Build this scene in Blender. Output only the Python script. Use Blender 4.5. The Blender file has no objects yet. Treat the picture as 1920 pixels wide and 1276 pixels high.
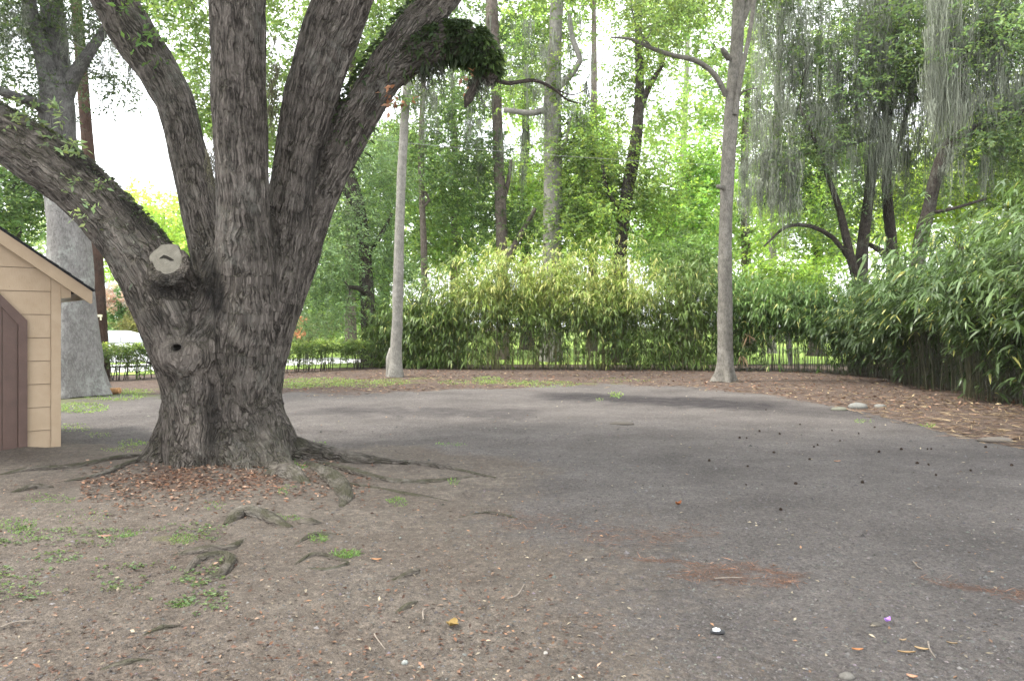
import bpy, math
import numpy as np

# ------------------------------------------------------------------ camera, sky, sun, exposure
scene = bpy.context.scene
COL = scene.collection
FPX, CXP, HYP, CAMH = 1440.0, 960.0, 610.0, 1.6

cam_data = bpy.data.cameras.new('camera')
cam_data.lens = 27.0
cam_data.sensor_width = 36.0
cam_data.shift_y = -28.0 / 1920.0
cam_data.clip_start = 0.05
cam_data.clip_end = 2000.0
cam_data.dof.use_dof = True
cam_data.dof.focus_distance = 8.5
cam_data.dof.aperture_fstop = 4.0
cam = bpy.data.objects.new('camera', cam_data)
cam.location = (0, 0, CAMH)
cam.rotation_euler = (math.radians(90), 0, 0)
COL.objects.link(cam)
scene.camera = cam

SUN_EL, SUN_AZ = math.radians(60), math.radians(-100)     # azimuth measured from +Y towards +X
world = bpy.data.worlds.new('World')
scene.world = world
world.use_nodes = True
wn, wl = world.node_tree.nodes, world.node_tree.links
wn.clear()
sky = wn.new('ShaderNodeTexSky')
sky.sky_type = 'NISHITA'
sky.sun_disc = False
sky.sun_elevation = SUN_EL
sky.sun_rotation = SUN_AZ
sky.dust_density = 3.0
cloud_noise = wn.new('ShaderNodeTexNoise')
cloud_noise.inputs['Scale'].default_value = 2.2
cloud_noise.inputs['Detail'].default_value = 6.0
cloud_ramp = wn.new('ShaderNodeMapRange')
cloud_ramp.inputs['From Min'].default_value = 0.35
cloud_ramp.inputs['From Max'].default_value = 0.65
cloud_ramp.inputs['To Min'].default_value = 0.72
cloud_ramp.inputs['To Max'].default_value = 0.97
mix = wn.new('ShaderNodeMixRGB')
mix.inputs[2].default_value = (12.5, 12.8, 13.2, 1)
bg = wn.new('ShaderNodeBackground')
bg.inputs['Strength'].default_value = 0.12
wo = wn.new('ShaderNodeOutputWorld')
tc = wn.new('ShaderNodeTexCoord')
wl.new(tc.outputs['Generated'], cloud_noise.inputs['Vector'])
wl.new(cloud_noise.outputs['Fac'], cloud_ramp.inputs['Value'])
wl.new(cloud_ramp.outputs['Result'], mix.inputs[0])
wl.new(sky.outputs['Color'], mix.inputs[1])
wl.new(mix.outputs['Color'], bg.inputs['Color'])
wl.new(bg.outputs['Background'], wo.inputs['Surface'])

sun_data = bpy.data.lights.new('sun', 'SUN')
sun_data.energy = 3.0
sun_data.angle = math.radians(11)
sun_data.color = (1.0, 0.96, 0.88)
sun = bpy.data.objects.new('sun', sun_data)
COL.objects.link(sun)
from mathutils import Vector
sdir = Vector((math.sin(SUN_AZ) * math.cos(SUN_EL), math.cos(SUN_AZ) * math.cos(SUN_EL), math.sin(SUN_EL)))
sun.rotation_euler = sdir.to_track_quat('Z', 'Y').to_euler()

scene.view_settings.view_transform = 'Standard'
scene.view_settings.look = 'None'
scene.view_settings.gamma = 1.0
scene.view_settings.exposure = 1.5
scene.render.engine = 'CYCLES'
scene.cycles.max_bounces = 6
scene.cycles.diffuse_bounces = 3
scene.cycles.transmission_bounces = 4
scene.cycles.use_denoising = True
scene.cycles.caustics_reflective = False
scene.cycles.caustics_refractive = False

# ------------------------------------------------------------------ helpers
rng = np.random.default_rng(11)


def P(px, py, d):
    """the point at depth d (metres in front of the camera plane) seen at photo pixel px, py"""
    return np.array([(px - CXP) * d / FPX, d, CAMH + (HYP - py) * d / FPX])


def G(px, py):
    d = FPX * CAMH / (py - HYP)
    return np.array([(px - CXP) * d / FPX, d, 0.0])


def nrm(v):
    return v / np.maximum(np.linalg.norm(v, axis=-1, keepdims=True), 1e-9)


def _hash(ix, iy, iz):
    h = (ix.astype(np.int64) * 374761393 + iy.astype(np.int64) * 668265263 + iz.astype(np.int64) * 2147483647) & 0xffffffff
    h = ((h ^ (h >> 13)) * 1274126177) & 0xffffffff
    h = (h ^ (h >> 16)) & 0xffff
    return h.astype(np.float32) / 65535.0


def vnoise(p):
    p = np.asarray(p, dtype=np.float64)
    i = np.floor(p).astype(np.int64)
    f = (p - i).astype(np.float32)
    f = f * f * (3 - 2 * f)
    out = 0
    for dx in (0, 1):
        wx = f[:, 0] if dx else 1 - f[:, 0]
        for dy in (0, 1):
            wy = f[:, 1] if dy else 1 - f[:, 1]
            for dz in (0, 1):
                wz = f[:, 2] if dz else 1 - f[:, 2]
                out = out + wx * wy * wz * _hash(i[:, 0] + dx, i[:, 1] + dy, i[:, 2] + dz)
    return out


def fbm(p, octaves=4):
    s, a, t = 0, 1.0, 0
    p = np.asarray(p, dtype=np.float64)
    for o in range(octaves):
        s = s + a * vnoise(p * 2 ** o + 17.3 * o)
        t += a
        a *= 0.5
    return s / t


def sstep(a, b, x):
    t = np.clip((x - a) / (b - a), 0, 1)
    return t * t * (3 - 2 * t)


class MB:
    """collects vertices, quads and triangles with point attributes and links them as ONE mesh object"""
    def __init__(self):
        self.v, self.q, self.t, self.bark, self.col, self.n = [], [], [], [], [], 0

    def add(self, v, q=None, t=None, bark=None, col=None):
        v = np.asarray(v, dtype=np.float32).reshape(-1, 3)
        if q is not None and len(q):
            self.q.append(np.asarray(q, dtype=np.int32).reshape(-1, 4) + self.n)
        if t is not None and len(t):
            self.t.append(np.asarray(t, dtype=np.int32).reshape(-1, 3) + self.n)
        self.v.append(v)
        self.bark.append(np.zeros_like(v) if bark is None else np.asarray(bark, dtype=np.float32).reshape(-1, 3))
        if col is None:
            c = np.ones_like(v)
        else:
            c = np.broadcast_to(np.asarray(col, dtype=np.float32), v.shape)
        self.col.append(c)
        self.n += len(v)
        return self

    def box(self, lo, hi, col=None):
        x0, y0, z0 = lo
        x1, y1, z1 = hi
        v = [(x0, y0, z0), (x1, y0, z0), (x1, y1, z0), (x0, y1, z0), (x0, y0, z1), (x1, y0, z1), (x1, y1, z1), (x0, y1, z1)]
        q = [(0, 3, 2, 1), (4, 5, 6, 7), (0, 1, 5, 4), (1, 2, 6, 5), (2, 3, 7, 6), (3, 0, 4, 7)]
        return self.add(v, q, col=col)

    def prism(self, poly, y0, y1):
        """polygon in x,z extruded along y"""
        n = len(poly)
        v = [(x, y0, z) for x, z in poly] + [(x, y1, z) for x, z in poly]
        q = [(i, (i + 1) % n, n + (i + 1) % n, n + i) for i in range(n)]
        t = [(0, i, i + 1) for i in range(1, n - 1)]
        t2 = [(n, n + i + 1, n + i) for i in range(1, n - 1)]
        return self.add(v, q, t + t2)

    def mesh(self, name, smooth=False):
        me = bpy.data.meshes.new(name)
        v = np.concatenate(self.v)
        q = np.concatenate(self.q) if self.q else np.zeros((0, 4), np.int32)
        t = np.concatenate(self.t) if self.t else np.zeros((0, 3), np.int32)
        me.vertices.add(len(v))
        me.vertices.foreach_set('co', v.ravel())
        nl = len(q) * 4 + len(t) * 3
        me.loops.add(nl)
        me.loops.foreach_set('vertex_index', np.concatenate([q.ravel(), t.ravel()]))
        me.polygons.add(len(q) + len(t))
        st = np.concatenate([np.arange(len(q)) * 4, len(q) * 4 + np.arange(len(t)) * 3]).astype(np.int32)
        me.polygons.foreach_set('loop_start', st)
        me.polygons.foreach_set('use_smooth', np.full(len(q) + len(t), bool(smooth)))
        me.update(calc_edges=True)
        a = me.attributes.new('bark', 'FLOAT_VECTOR', 'POINT')
        a.data.foreach_set('vector', np.concatenate(self.bark).ravel())
        c = np.concatenate(self.col)
        a = me.attributes.new('col', 'FLOAT_COLOR', 'POINT')
        a.data.foreach_set('color', np.concatenate([c, np.ones((len(c), 1), np.float32)], 1).ravel())
        return me

    def build(self, name, mat, parent=None, smooth=False, **tags):
        return obj(name, self.mesh(name, smooth), mat, parent, **tags)


def obj(name, me, mat, parent=None, **tags):
    o = bpy.data.objects.new(name, me)
    COL.objects.link(o)
    if mat is not None and not me.materials:
        me.materials.append(mat)
    if parent is not None:
        o.parent = parent
    tag(o, **tags)
    return o


def tag(o, label=None, cat=None, group=None, kind=None):
    if label:
        o['label'] = label
    if cat:
        o['category'] = cat
    if group:
        o['group'] = group
    if kind:
        o['kind'] = kind
    return o


def thing(name, label, cat, group=None):
    o = bpy.data.objects.new(name, None)
    o.empty_display_size = 0.2
    COL.objects.link(o)
    return tag(o, label, cat, group)


def catmull(pts, step):
    """smooth a polyline of (x, y, z, r) rows and resample it about every step metres"""
    p = np.asarray(pts, dtype=np.float64)
    if len(p) < 2:
        return p
    ext = np.vstack([2 * p[0] - p[1], p, 2 * p[-1] - p[-2]])
    out = []
    for i in range(1, len(ext) - 2):
        a, b, c, d = ext[i - 1], ext[i], ext[i + 1], ext[i + 2]
        n = max(1, int(np.linalg.norm(c[:3] - b[:3]) / step))
        t = np.arange(n)[:, None] / n
        out.append(0.5 * (2 * b + (c - a) * t + (2 * a - 5 * b + 4 * c - d) * t ** 2 + (3 * b - a - 3 * c + d) * t ** 3))
    out.append(p[-1:])
    o = np.concatenate(out)
    o[:, 3] = np.maximum(o[:, 3], 0.002)
    return o


def frames(path, ref=None):
    tg = nrm(np.gradient(path, axis=0))
    if ref is None:
        ref = np.array([1.0, 0, 0]) if abs(tg[0][0]) < 0.8 else np.array([0, 1.0, 0])
    u = np.zeros_like(path)
    u[0] = nrm(ref - tg[0] * ref.dot(tg[0]))
    for i in range(1, len(path)):
        w = u[i - 1] - tg[i] * u[i - 1].dot(tg[i])
        u[i] = w / max(np.linalg.norm(w), 1e-9)
    return tg, u, np.cross(tg, u)


def add_tube(mb, pts, sides=8, step=0.3, lump=0.0, seed=0, flare=0.0, smooth_path=True, col=None):
    p = catmull(pts, step) if smooth_path else np.asarray(pts, dtype=np.float64)
    path, r = p[:, :3], p[:, 3]
    tg, u, w = frames(path)
    s = np.concatenate([[0], np.cumsum(np.linalg.norm(np.diff(path, axis=0), axis=1))])
    th = np.arange(sides) / sides * 2 * math.pi
    c, sn = np.cos(th), np.sin(th)
    rad = r[:, None] * np.ones(sides)
    if lump or flare:
        q = np.stack([np.broadcast_to(c * 1.6, rad.shape), np.broadcast_to(sn * 1.6, rad.shape), np.broadcast_to((s * 1.3)[:, None], rad.shape)], -1).reshape(-1, 3)
        rad = rad * (1 + lump * 2 * (fbm(q + seed * 7.7, 3).reshape(rad.shape) - 0.5))
    if flare:
        z = s[:, None]
        lob = np.clip(0.5 + 0.5 * np.sin(th * 5 + seed) + 0.3 * np.sin(th * 3 + seed * 2.1), 0, 1.2) ** 1.6
        rad = rad * (1 + flare * np.exp(-z / (1.5 * r[0])) * (0.12 + lob))
    v = path[:, None] + rad[..., None] * (c[None, :, None] * u[:, None] + sn[None, :, None] * w[:, None])
    n = len(path)
    i = np.arange(n - 1)[:, None] * sides
    j = np.arange(sides)[None]
    k = (j + 1) % sides
    q = np.stack([i + j, i + k, i + sides + k, i + sides + j], -1).reshape(-1, 4)
    bark = np.stack([c[None] * r[:, None], sn[None] * r[:, None], np.broadcast_to(s[:, None], rad.shape)], -1) + seed * 1.37
    v = v.reshape(-1, 3)
    tip = path[-1] + tg[-1] * r[-1] * 0.3
    last = (n - 1) * sides
    t = np.stack([last + np.arange(sides), last + (np.arange(sides) + 1) % sides, np.full(sides, n * sides)], -1)
    mb.add(np.vstack([v, tip]), q, t, np.vstack([bark.reshape(-1, 3), bark[-1, 0]]), col)
    return p


def rand_unit(n, r=rng):
    return nrm(r.normal(size=(n, 3)))


def add_leaves(mb, base, dirs, normals, length, width, col, bend=0.0, wide_at=0.42):
    """diamond leaves of four points, folded along the middle"""
    n = len(base)
    dirs = nrm(dirs)
    side = nrm(np.cross(dirs, normals))
    nor = np.cross(side, dirs)
    L = np.asarray(length).reshape(-1, 1) * np.ones((n, 1))
    W = np.asarray(width).reshape(-1, 1) * np.ones((n, 1))
    m = base + dirs * L * wide_at + nor * W * 0.18
    tip = base + dirs * L
    tip[:, 2] -= (bend * L)[:, 0]
    v = np.stack([base, m + side * W * 0.5, tip, m - side * W * 0.5], 1).reshape(-1, 3)
    q = np.arange(n * 4).reshape(-1, 4)
    mb.add(v, q, col=np.repeat(np.broadcast_to(col, (n, 3)), 4, 0))


def add_blades(mb, base, dirs, normals, length, width, col, bend=0.35):
    """long pointed leaves of six points that arch over"""
    n = len(base)
    dirs = nrm(dirs)
    side = nrm(np.cross(dirs, normals))
    L = np.asarray(length).reshape(-1, 1) * np.ones((n, 1))
    W = np.asarray(width).reshape(-1, 1) * np.ones((n, 1))
    dn = np.array([0, 0, -1.0])
    a = base + dirs * L * 0.28 + dn * bend * L * 0.06
    b = base + dirs * L * 0.66 + dn * bend * L * 0.38
    tip = base + dirs * L * 0.95 + dn * bend * L * 0.95
    v = np.stack([base, a + side * W * 0.5, b + side * W * 0.42, tip, b - side * W * 0.42, a - side * W * 0.5], 1).reshape(-1, 3)
    i = np.arange(n)[:, None] * 6
    q = (i + np.array([[1, 2, 4, 5]])).reshape(-1, 4)
    t = np.concatenate([i + np.array([[0, 1, 5]]), i + np.array([[2, 3, 4]])]).reshape(-1, 3)
    mb.add(v, q, t, col=np.repeat(np.broadcast_to(col, (n, 3)), 6, 0))


def leaf_cols(n, tint, var=0.3, yellow=0.25, r=rng):
    t = np.asarray(tint, dtype=np.float64)
    b = 1 + var * r.normal(size=(n, 1)) * 0.6
    y = np.clip(r.normal(size=(n, 1)) * 0.5, -0.6, 1.2) * yellow
    c = 1.45 * t * np.clip(b, 0.35, 2.0) * np.concatenate([1 + y, 1 + 0.35 * y, 1 - 0.6 * y], 1)
    g_ = c.mean(1, keepdims=True)
    return np.clip(c * 0.88 + g_ * 0.17, 0.003, 0.9)


def add_foliage(mb, C, R, k, m, L, tint, r, spray=0.45, droop=0.25, var=0.3, yellow=0.25, wr=0.45):
    """leafy sprays: k twigs in every clump (centre C, radius R), m leaves on every twig"""
    C = np.asarray(C)
    M = len(C)
    R = np.asarray(R).reshape(-1, 1, 1) * np.ones((M, 1, 1))
    u = rand_unit(M * k, r).reshape(M, k, 3)
    u[..., 2] *= 0.7
    o = C[:, None] + u * R * (r.random((M, k, 1)) ** 0.45)
    d = nrm(u + 0.5 * r.normal(size=(M, k, 3)) + np.array([0, 0, 0.05]))
    side = nrm(np.cross(d, np.array([0, 0, 1.0]) + 0.3 * r.normal(size=(M, k, 3))))
    t = (np.arange(m) + 0.5) / m
    sg = np.where(np.arange(m) % 2 == 0, 1.0, -1.0)
    pos = o[:, :, None] + d[:, :, None] * (t * spray)[None, None, :, None]
    pos[..., 2] -= (t ** 2 * spray * droop)[None, None]
    pos = pos + r.normal(size=pos.shape) * spray * 0.07
    ld = d[:, :, None] * 0.7 + side[:, :, None] * sg[None, None, :, None] * 0.75 + 0.35 * r.normal(size=pos.shape)
    ld[..., 2] -= droop
    n = M * k * m
    cb = np.repeat(1 + 0.22 * r.normal(size=(M, 1, 1)), k, 1) * (1 + 0.15 * r.normal(size=(M, k, 1)))
    cb = np.clip(np.repeat(cb, m, 2).reshape(-1, 1), 0.45, 1.7)
    nor = nrm(np.array([0, 0, 1.0]) + 0.75 * r.normal(size=(n, 3)))
    LL = L * r.uniform(0.7, 1.3, n)
    add_leaves(mb, pos.reshape(-1, 3), ld.reshape(-1, 3), nor, LL, LL * wr, leaf_cols(n, tint, var, yellow, r) * cb)


def add_moss(mb, tops, length, strands, spread, r, width=0.018, tint=(0.21, 0.225, 0.178)):
    """hanging moss: every clump is a bundle of wavy, thinning strands"""
    tops = np.asarray(tops)
    M = len(tops)
    ln = np.asarray(length).reshape(-1, 1) * np.ones((M, 1))
    sp = np.asarray(spread).reshape(-1, 1, 1) * np.ones((M, 1, 1))
    off = r.normal(size=(M, strands, 3)) * np.array([1, 1, 0.6]) * sp
    L = ln * np.clip(r.beta(1.6, 1.5, size=(M, strands)), 0.12, 1)
    start = tops[:, None] + off
    K = 7
    t = np.linspace(0, 1, K)
    ph = r.uniform(0, 6.28, (M, strands, 2))
    fr = r.uniform(3, 16, (M, strands, 1))
    amp = 0.03 + 0.05 * r.random((M, strands, 1))
    x = start[..., None, :].repeat(K, 2).copy()
    x[..., 2] -= L[..., None] * t
    x[..., 0] += amp * np.sin(ph[..., :1] + fr * t) * (0.3 + t) - off[..., 0:1] * t * 0.45
    x[..., 1] += amp * np.cos(ph[..., 1:] + fr * t) * (0.3 + t) - off[..., 1:2] * t * 0.45
    ang = r.uniform(0, math.pi, (M, strands, 1))
    wd = width * r.uniform(0.5, 1.5, (M, strands, 1)) * (1 - 0.85 * t) * (1 + 0.5 * r.normal(size=(M, strands, K)).clip(-1, 1))
    sd = np.stack([np.cos(ang) * wd, np.sin(ang) * wd, 0 * wd], -1)
    v = np.stack([x - sd * 0.5, x + sd * 0.5], 3)               # M,S,K,2,3
    ns = M * strands
    base = (np.arange(ns) * K * 2)[:, None, None]
    i = np.arange(K - 1)[None, :, None] * 2
    q = base + i + np.array([0, 1, 3, 2])[None, None]
    c = np.asarray(tint) * np.clip(1 + 0.25 * r.normal(size=(M, strands, 1)) + 0.2 * r.normal(size=(M, 1, 1)), 0.4, 1.8)
    mb.add(v.reshape(-1, 3), q.reshape(-1, 4), col=np.repeat(c.reshape(-1, 3), K * 2, 0))


# ------------------------------------------------------------------ materials
class NT:
    def __init__(self, name):
        self.m = bpy.data.materials.new(name)
        self.m.use_nodes = True
        self.n = self.m.node_tree.nodes
        self.l = self.m.node_tree.links
        self.n.clear()
        self.out = self.n.new('ShaderNodeOutputMaterial')

    def new(self, t, **kw):
        x = self.n.new('ShaderNode' + t)
        for k, v in kw.items():
            if k.startswith('i_'):
                self.set(x, k[2:].replace('_', ' '), v)
            else:
                setattr(x, k, v)
        return x

    def set(self, node, key, v):
        s = node.inputs[int(key) if key.isdigit() else key]
        if isinstance(v, bpy.types.NodeSocket):
            self.l.new(v, s)
        elif isinstance(v, (tuple, list)) and len(v) == 3 and s.type == 'RGBA':
            s.default_value = (*v, 1)
        else:
            s.default_value = v

    def attr(self, name, out='Vector'):
        return self.new('Attribute', attribute_name=name).outputs[out]

    def noise(self, vec, scale, detail=4, rough=0.55, dist=0.0):
        return self.new('TexNoise', i_Vector=vec, i_Scale=scale, i_Detail=detail, i_Roughness=rough, i_Distortion=dist).outputs['Fac']

    def ramp(self, fac, lo, hi, a=0.0, b=1.0):
        return self.new('MapRange', i_0=fac, i_1=lo, i_2=hi, i_3=a, i_4=b).outputs[0]

    def mixc(self, fac, a, b, mode='MIX'):
        x = self.n.new('ShaderNodeMixRGB')
        x.blend_type = mode
        self.set(x, '0', fac)
        self.set(x, '1', a)
        self.set(x, '2', b)
        return x.outputs[0]

    def math(self, op, a, b=0.0):
        x = self.n.new('ShaderNodeMath')
        x.operation = op
        self.set(x, '0', a)
        self.set(x, '1', b)
        return x.outputs[0]

    def mapv(self, vec, scale):
        return self.new('Mapping', i_Vector=vec, i_Scale=scale).outputs[0]

    def bsdf(self, color, rough=0.8, spec=0.3, normal=None, **kw):
        b = self.new('BsdfPrincipled')
        self.set(b, 'Base Color', color)
        self.set(b, 'Roughness', rough)
        self.set(b, 'Specular IOR Level', spec)
        if normal is not None:
            self.set(b, 'Normal', normal)
        for k, v in kw.items():
            self.set(b, k.replace('_', ' '), v)
        return b.outputs[0]

    def bump(self, h, strength=0.5, dist=0.02):
        return self.new('Bump', i_Height=h, i_Strength=strength, i_Distance=dist).outputs[0]

    def end(self, shader):
        self.l.new(shader, self.out.inputs['Surface'])
        return self.m


def leaf_material(name, trans=0.5, rough=0.45, spec=0.4, boost=(1.3, 1.3, 0.85)):
    n = NT(name)
    c = n.mixc(1.0, n.attr('col', 'Color'), n.new('ObjectInfo').outputs['Color'], 'MULTIPLY')
    a = n.bsdf(c, rough, spec)
    tr = n.new('BsdfTranslucent')
    n.set(tr, 'Color', n.mixc(1.0, c, boost, 'MULTIPLY'))
    mx = n.new('MixShader', i_0=trans)
    n.l.new(a, mx.inputs[1])
    n.l.new(tr.outputs[0], mx.inputs[2])
    return n.end(mx.outputs[0])


def bark_material(name, dark, light, scale=1.0, plate=(26, 26, 5), lichen=(0.3, 0.31, 0.27), lichen_amt=0.25, moss_amt=0.0, bump=0.03, disp=False, gap=0.30, masked=False, streak=0.45):
    n = NT(name)
    v = n.attr('bark')
    warp = n.new('TexNoise', i_Vector=n.mapv(v, (6 * scale, 6 * scale, 5 * scale)), i_Scale=1.0, i_Detail=2.0)
    wv = n.new('VectorMath', operation='MULTIPLY_ADD')
    n.set(wv, '0', warp.outputs['Color'])
    wv.inputs[1].default_value = (1.5, 1.5, 1.2)
    n.l.new(n.mapv(v, tuple(x * scale for x in plate)), wv.inputs[2])
    # interlacing ridges: furrows run where a stretched noise crosses its mean
    n1 = n.noise(wv.outputs[0], 1.0, 2, 0.5)
    r1 = n.ramp(n.math('ABSOLUTE', n.math('SUBTRACT', n1, 0.5)), 0.0, gap * 0.33)
    n2 = n.noise(n.mapv(wv.outputs[0], (1.7, 1.7, 2.1)), 1.0, 3, 0.55)
    r2 = n.ramp(n.math('ABSOLUTE', n.math('SUBTRACT', n2, 0.5)), 0.0, gap * 0.33)
    fine = n.noise(n.mapv(v, (80 * scale, 80 * scale, 40 * scale)), 1.0, 4, 0.65)
    edge = n.math('MULTIPLY', r1, n.math('ADD', n.math('MULTIPLY', r2, 0.5), 0.5))
    big = n.noise(v, 1.7, 4, 0.6)
    h = n.math('ADD', edge, n.math('MULTIPLY', fine, 0.35))
    c = n.mixc(edge, dark, light)
    c = n.mixc(n.ramp(fine, 0.4, 0.7, 0, 0.4), c, tuple(x * 0.8 for x in dark))
    c = n.mixc(n.ramp(n.noise(v, 6, 4, 0.6), 0.45, 0.7, 0, 0.5), c, tuple(x * 1.25 for x in light))
    li = n.math('MULTIPLY', n.ramp(big, 0.5, 0.68), n.ramp(n.noise(v, 9, 4, 0.7), 0.42, 0.6))
    c = n.mixc(n.math('MULTIPLY', li, lichen_amt * 2), c, lichen)
    st = n.ramp(n.noise(n.mapv(v, (2.4, 2.4, 0.8)), 1.0, 4, 0.6), 0.5, 0.72)
    c = n.mixc(n.math('MULTIPLY', st, streak), c, tuple(x * 0.55 for x in dark))
    if moss_amt:
        geo = n.new('NewGeometry')
        sx = n.new('SeparateXYZ')
        n.l.new(geo.outputs['Normal'], sx.inputs[0])
        up = n.math('MULTIPLY', n.ramp(sx.outputs['Z'], 0.15, 0.8), n.ramp(n.noise(v, 4, 5, 0.7), 0.38, 0.55))
        c = n.mixc(n.math('MULTIPLY', up, moss_amt), c, (0.04, 0.04, 0.022))
    if masked:                                  # red: smooth callus wood, green: near-black patches painted into clefts and over bark
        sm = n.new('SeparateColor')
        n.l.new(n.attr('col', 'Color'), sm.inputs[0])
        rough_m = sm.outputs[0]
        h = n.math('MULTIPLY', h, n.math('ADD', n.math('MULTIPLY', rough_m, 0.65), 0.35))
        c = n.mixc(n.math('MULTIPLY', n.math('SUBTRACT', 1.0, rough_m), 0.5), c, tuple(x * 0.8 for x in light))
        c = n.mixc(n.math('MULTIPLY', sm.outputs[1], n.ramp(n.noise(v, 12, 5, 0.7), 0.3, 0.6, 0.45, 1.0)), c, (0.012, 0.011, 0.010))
    if disp:
        b = n.bsdf(c, 0.92, 0.15)
        dn = n.new('Displacement', i_Height=h, i_Midlevel=0.8, i_Scale=bump)
        n.l.new(dn.outputs[0], n.out.inputs['Displacement'])
        n.m.displacement_method = 'BUMP'
    else:
        b = n.bsdf(c, 0.92, 0.15, n.bump(h, 0.9, bump))
    return n.end(b)


def plain(name, color, rough=0.7, spec=0.3, var=0.2, scale=6, bump=0.0, **kw):
    n = NT(name)
    co = n.new('TexCoord').outputs['Object']
    f = n.noise(co, scale, 5, 0.6)
    c = n.mixc(n.ramp(f, 0.3, 0.7), tuple(x * (1 - var) for x in color), tuple(min(1, x * (1 + var)) for x in color))
    return n.end(n.bsdf(c, rough, spec, n.bump(n.noise(co, scale * 8, 4), 0.4, bump) if bump else None, **kw))


M = {}
M['leaf'] = leaf_material('broad_leaf')
M['bamboo_leaf'] = leaf_material('bamboo_leaf', 0.35, 0.42, 0.4)
M['moss'] = leaf_material('hanging_moss', 0.3, 0.9, 0.1, (1, 1, 1))
M['grass'] = leaf_material('grass_blade', 0.35, 0.5, 0.3)
M['dry'] = leaf_material('dry_leaf', 0.15, 0.7, 0.2, (1, 0.9, 0.8))
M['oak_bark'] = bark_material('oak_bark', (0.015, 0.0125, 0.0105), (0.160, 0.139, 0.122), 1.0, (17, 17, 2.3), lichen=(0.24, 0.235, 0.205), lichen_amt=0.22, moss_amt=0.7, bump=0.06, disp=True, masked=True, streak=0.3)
M['grey_bark'] = bark_material('grey_bark', (0.13, 0.123, 0.114), (0.25, 0.24, 0.225), 1.0, (26, 26, 7), lichen=(0.33, 0.345, 0.31), lichen_amt=0.4, bump=0.012, streak=0.4)
M['pale_bark'] = bark_material('pale_bark', (0.142, 0.134, 0.117), (0.258, 0.245, 0.217), 1.0, (30, 30, 9), lichen=(0.36, 0.34, 0.31), lichen_amt=0.3, bump=0.008, streak=0.3)
M['brown_bark'] = bark_material('brown_bark', (0.075, 0.058, 0.049), (0.20, 0.165, 0.142), 1.0, (38, 38, 7), lichen=(0.28, 0.26, 0.23), lichen_amt=0.2, bump=0.012)
M['tan_bark'] = bark_material('tan_bark', (0.09, 0.083, 0.070), (0.212, 0.197, 0.170), 1.0, (38, 38, 7), lichen=(0.32, 0.30, 0.27), lichen_amt=0.25, bump=0.012, streak=0.3)
M['silhouette_bark'] = bark_material('silhouette_bark', (0.05, 0.047, 0.044), (0.145, 0.138, 0.13), 1.0, (26, 26, 7), lichen=(0.22, 0.23, 0.2), lichen_amt=0.35, bump=0.012)  # darker copy of grey bark: backlit silhouette of upper limbs put into colour
M['dark_bark'] = bark_material('dark_bark', (0.022, 0.018, 0.015), (0.085, 0.07, 0.058), 1.0, (26, 26, 6), lichen=(0.16, 0.17, 0.14), lichen_amt=0.3, bump=0.02)
M['tan_cane'] = plain('tan_cane', (0.15, 0.135, 0.06), 0.5, 0.4, 0.4, 3)
M['cane'] = plain('bamboo_cane', (0.062, 0.06, 0.027), 0.5, 0.4, 0.4, 3)

# ------------------------------------------------------------------ the ground
def seg_mask(x, y, pts, r):
    """soft 0..1 mask round a polyline on the ground"""
    d = np.full(x.shape, 1e9)
    for (ax, ay), (bx, by) in zip(pts[:-1], pts[1:]):
        vx, vy = bx - ax, by - ay
        t = np.clip(((x - ax) * vx + (y - ay) * vy) / (vx * vx + vy * vy), 0, 1)
        d = np.minimum(d, np.hypot(x - ax - t * vx, y - ay - t * vy))
    return 1 - sstep(r * 0.3, r, d)


OAKX, OAKY = -3.36, 8.85
def boundary(pts, y):
    p = np.array([G(a, b)[:2] for a, b in pts])
    p = p[np.argsort(p[:, 1])]
    return np.interp(y, p[:, 1], p[:, 0])


def ground_height(x, y):
    x = np.asarray(x, dtype=np.float64)
    y = np.asarray(y, dtype=np.float64)
    sh = x.shape
    p = np.stack([x.ravel(), y.ravel(), 0 * x.ravel()], -1)
    n1 = (fbm(p * 0.9, 3).reshape(sh) - 0.5)
    n2 = (fbm(p * 5.0 + 9, 3).reshape(sh) - 0.5)
    near = np.exp(-np.maximum(y - 12, 0) / 6)
    dirt = 1 - sstep(-0.8, 1.2, x - 0.3) * 0.7
    h = n1 * 0.07 * (0.4 + 0.6 * dirt) * near + n2 * 0.05 * dirt * near
    r2 = ((x - OAKX) / 1.7) ** 2 + ((y - OAKY + 0.35) / 1.25) ** 2
    h = h + 0.10 * np.exp(-r2)
    r3 = ((x + 6.3) / 0.8) ** 2 + ((y - 9.6) / 0.5) ** 2
    return h + 0.05 * np.exp(-r3) - 0.01


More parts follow.
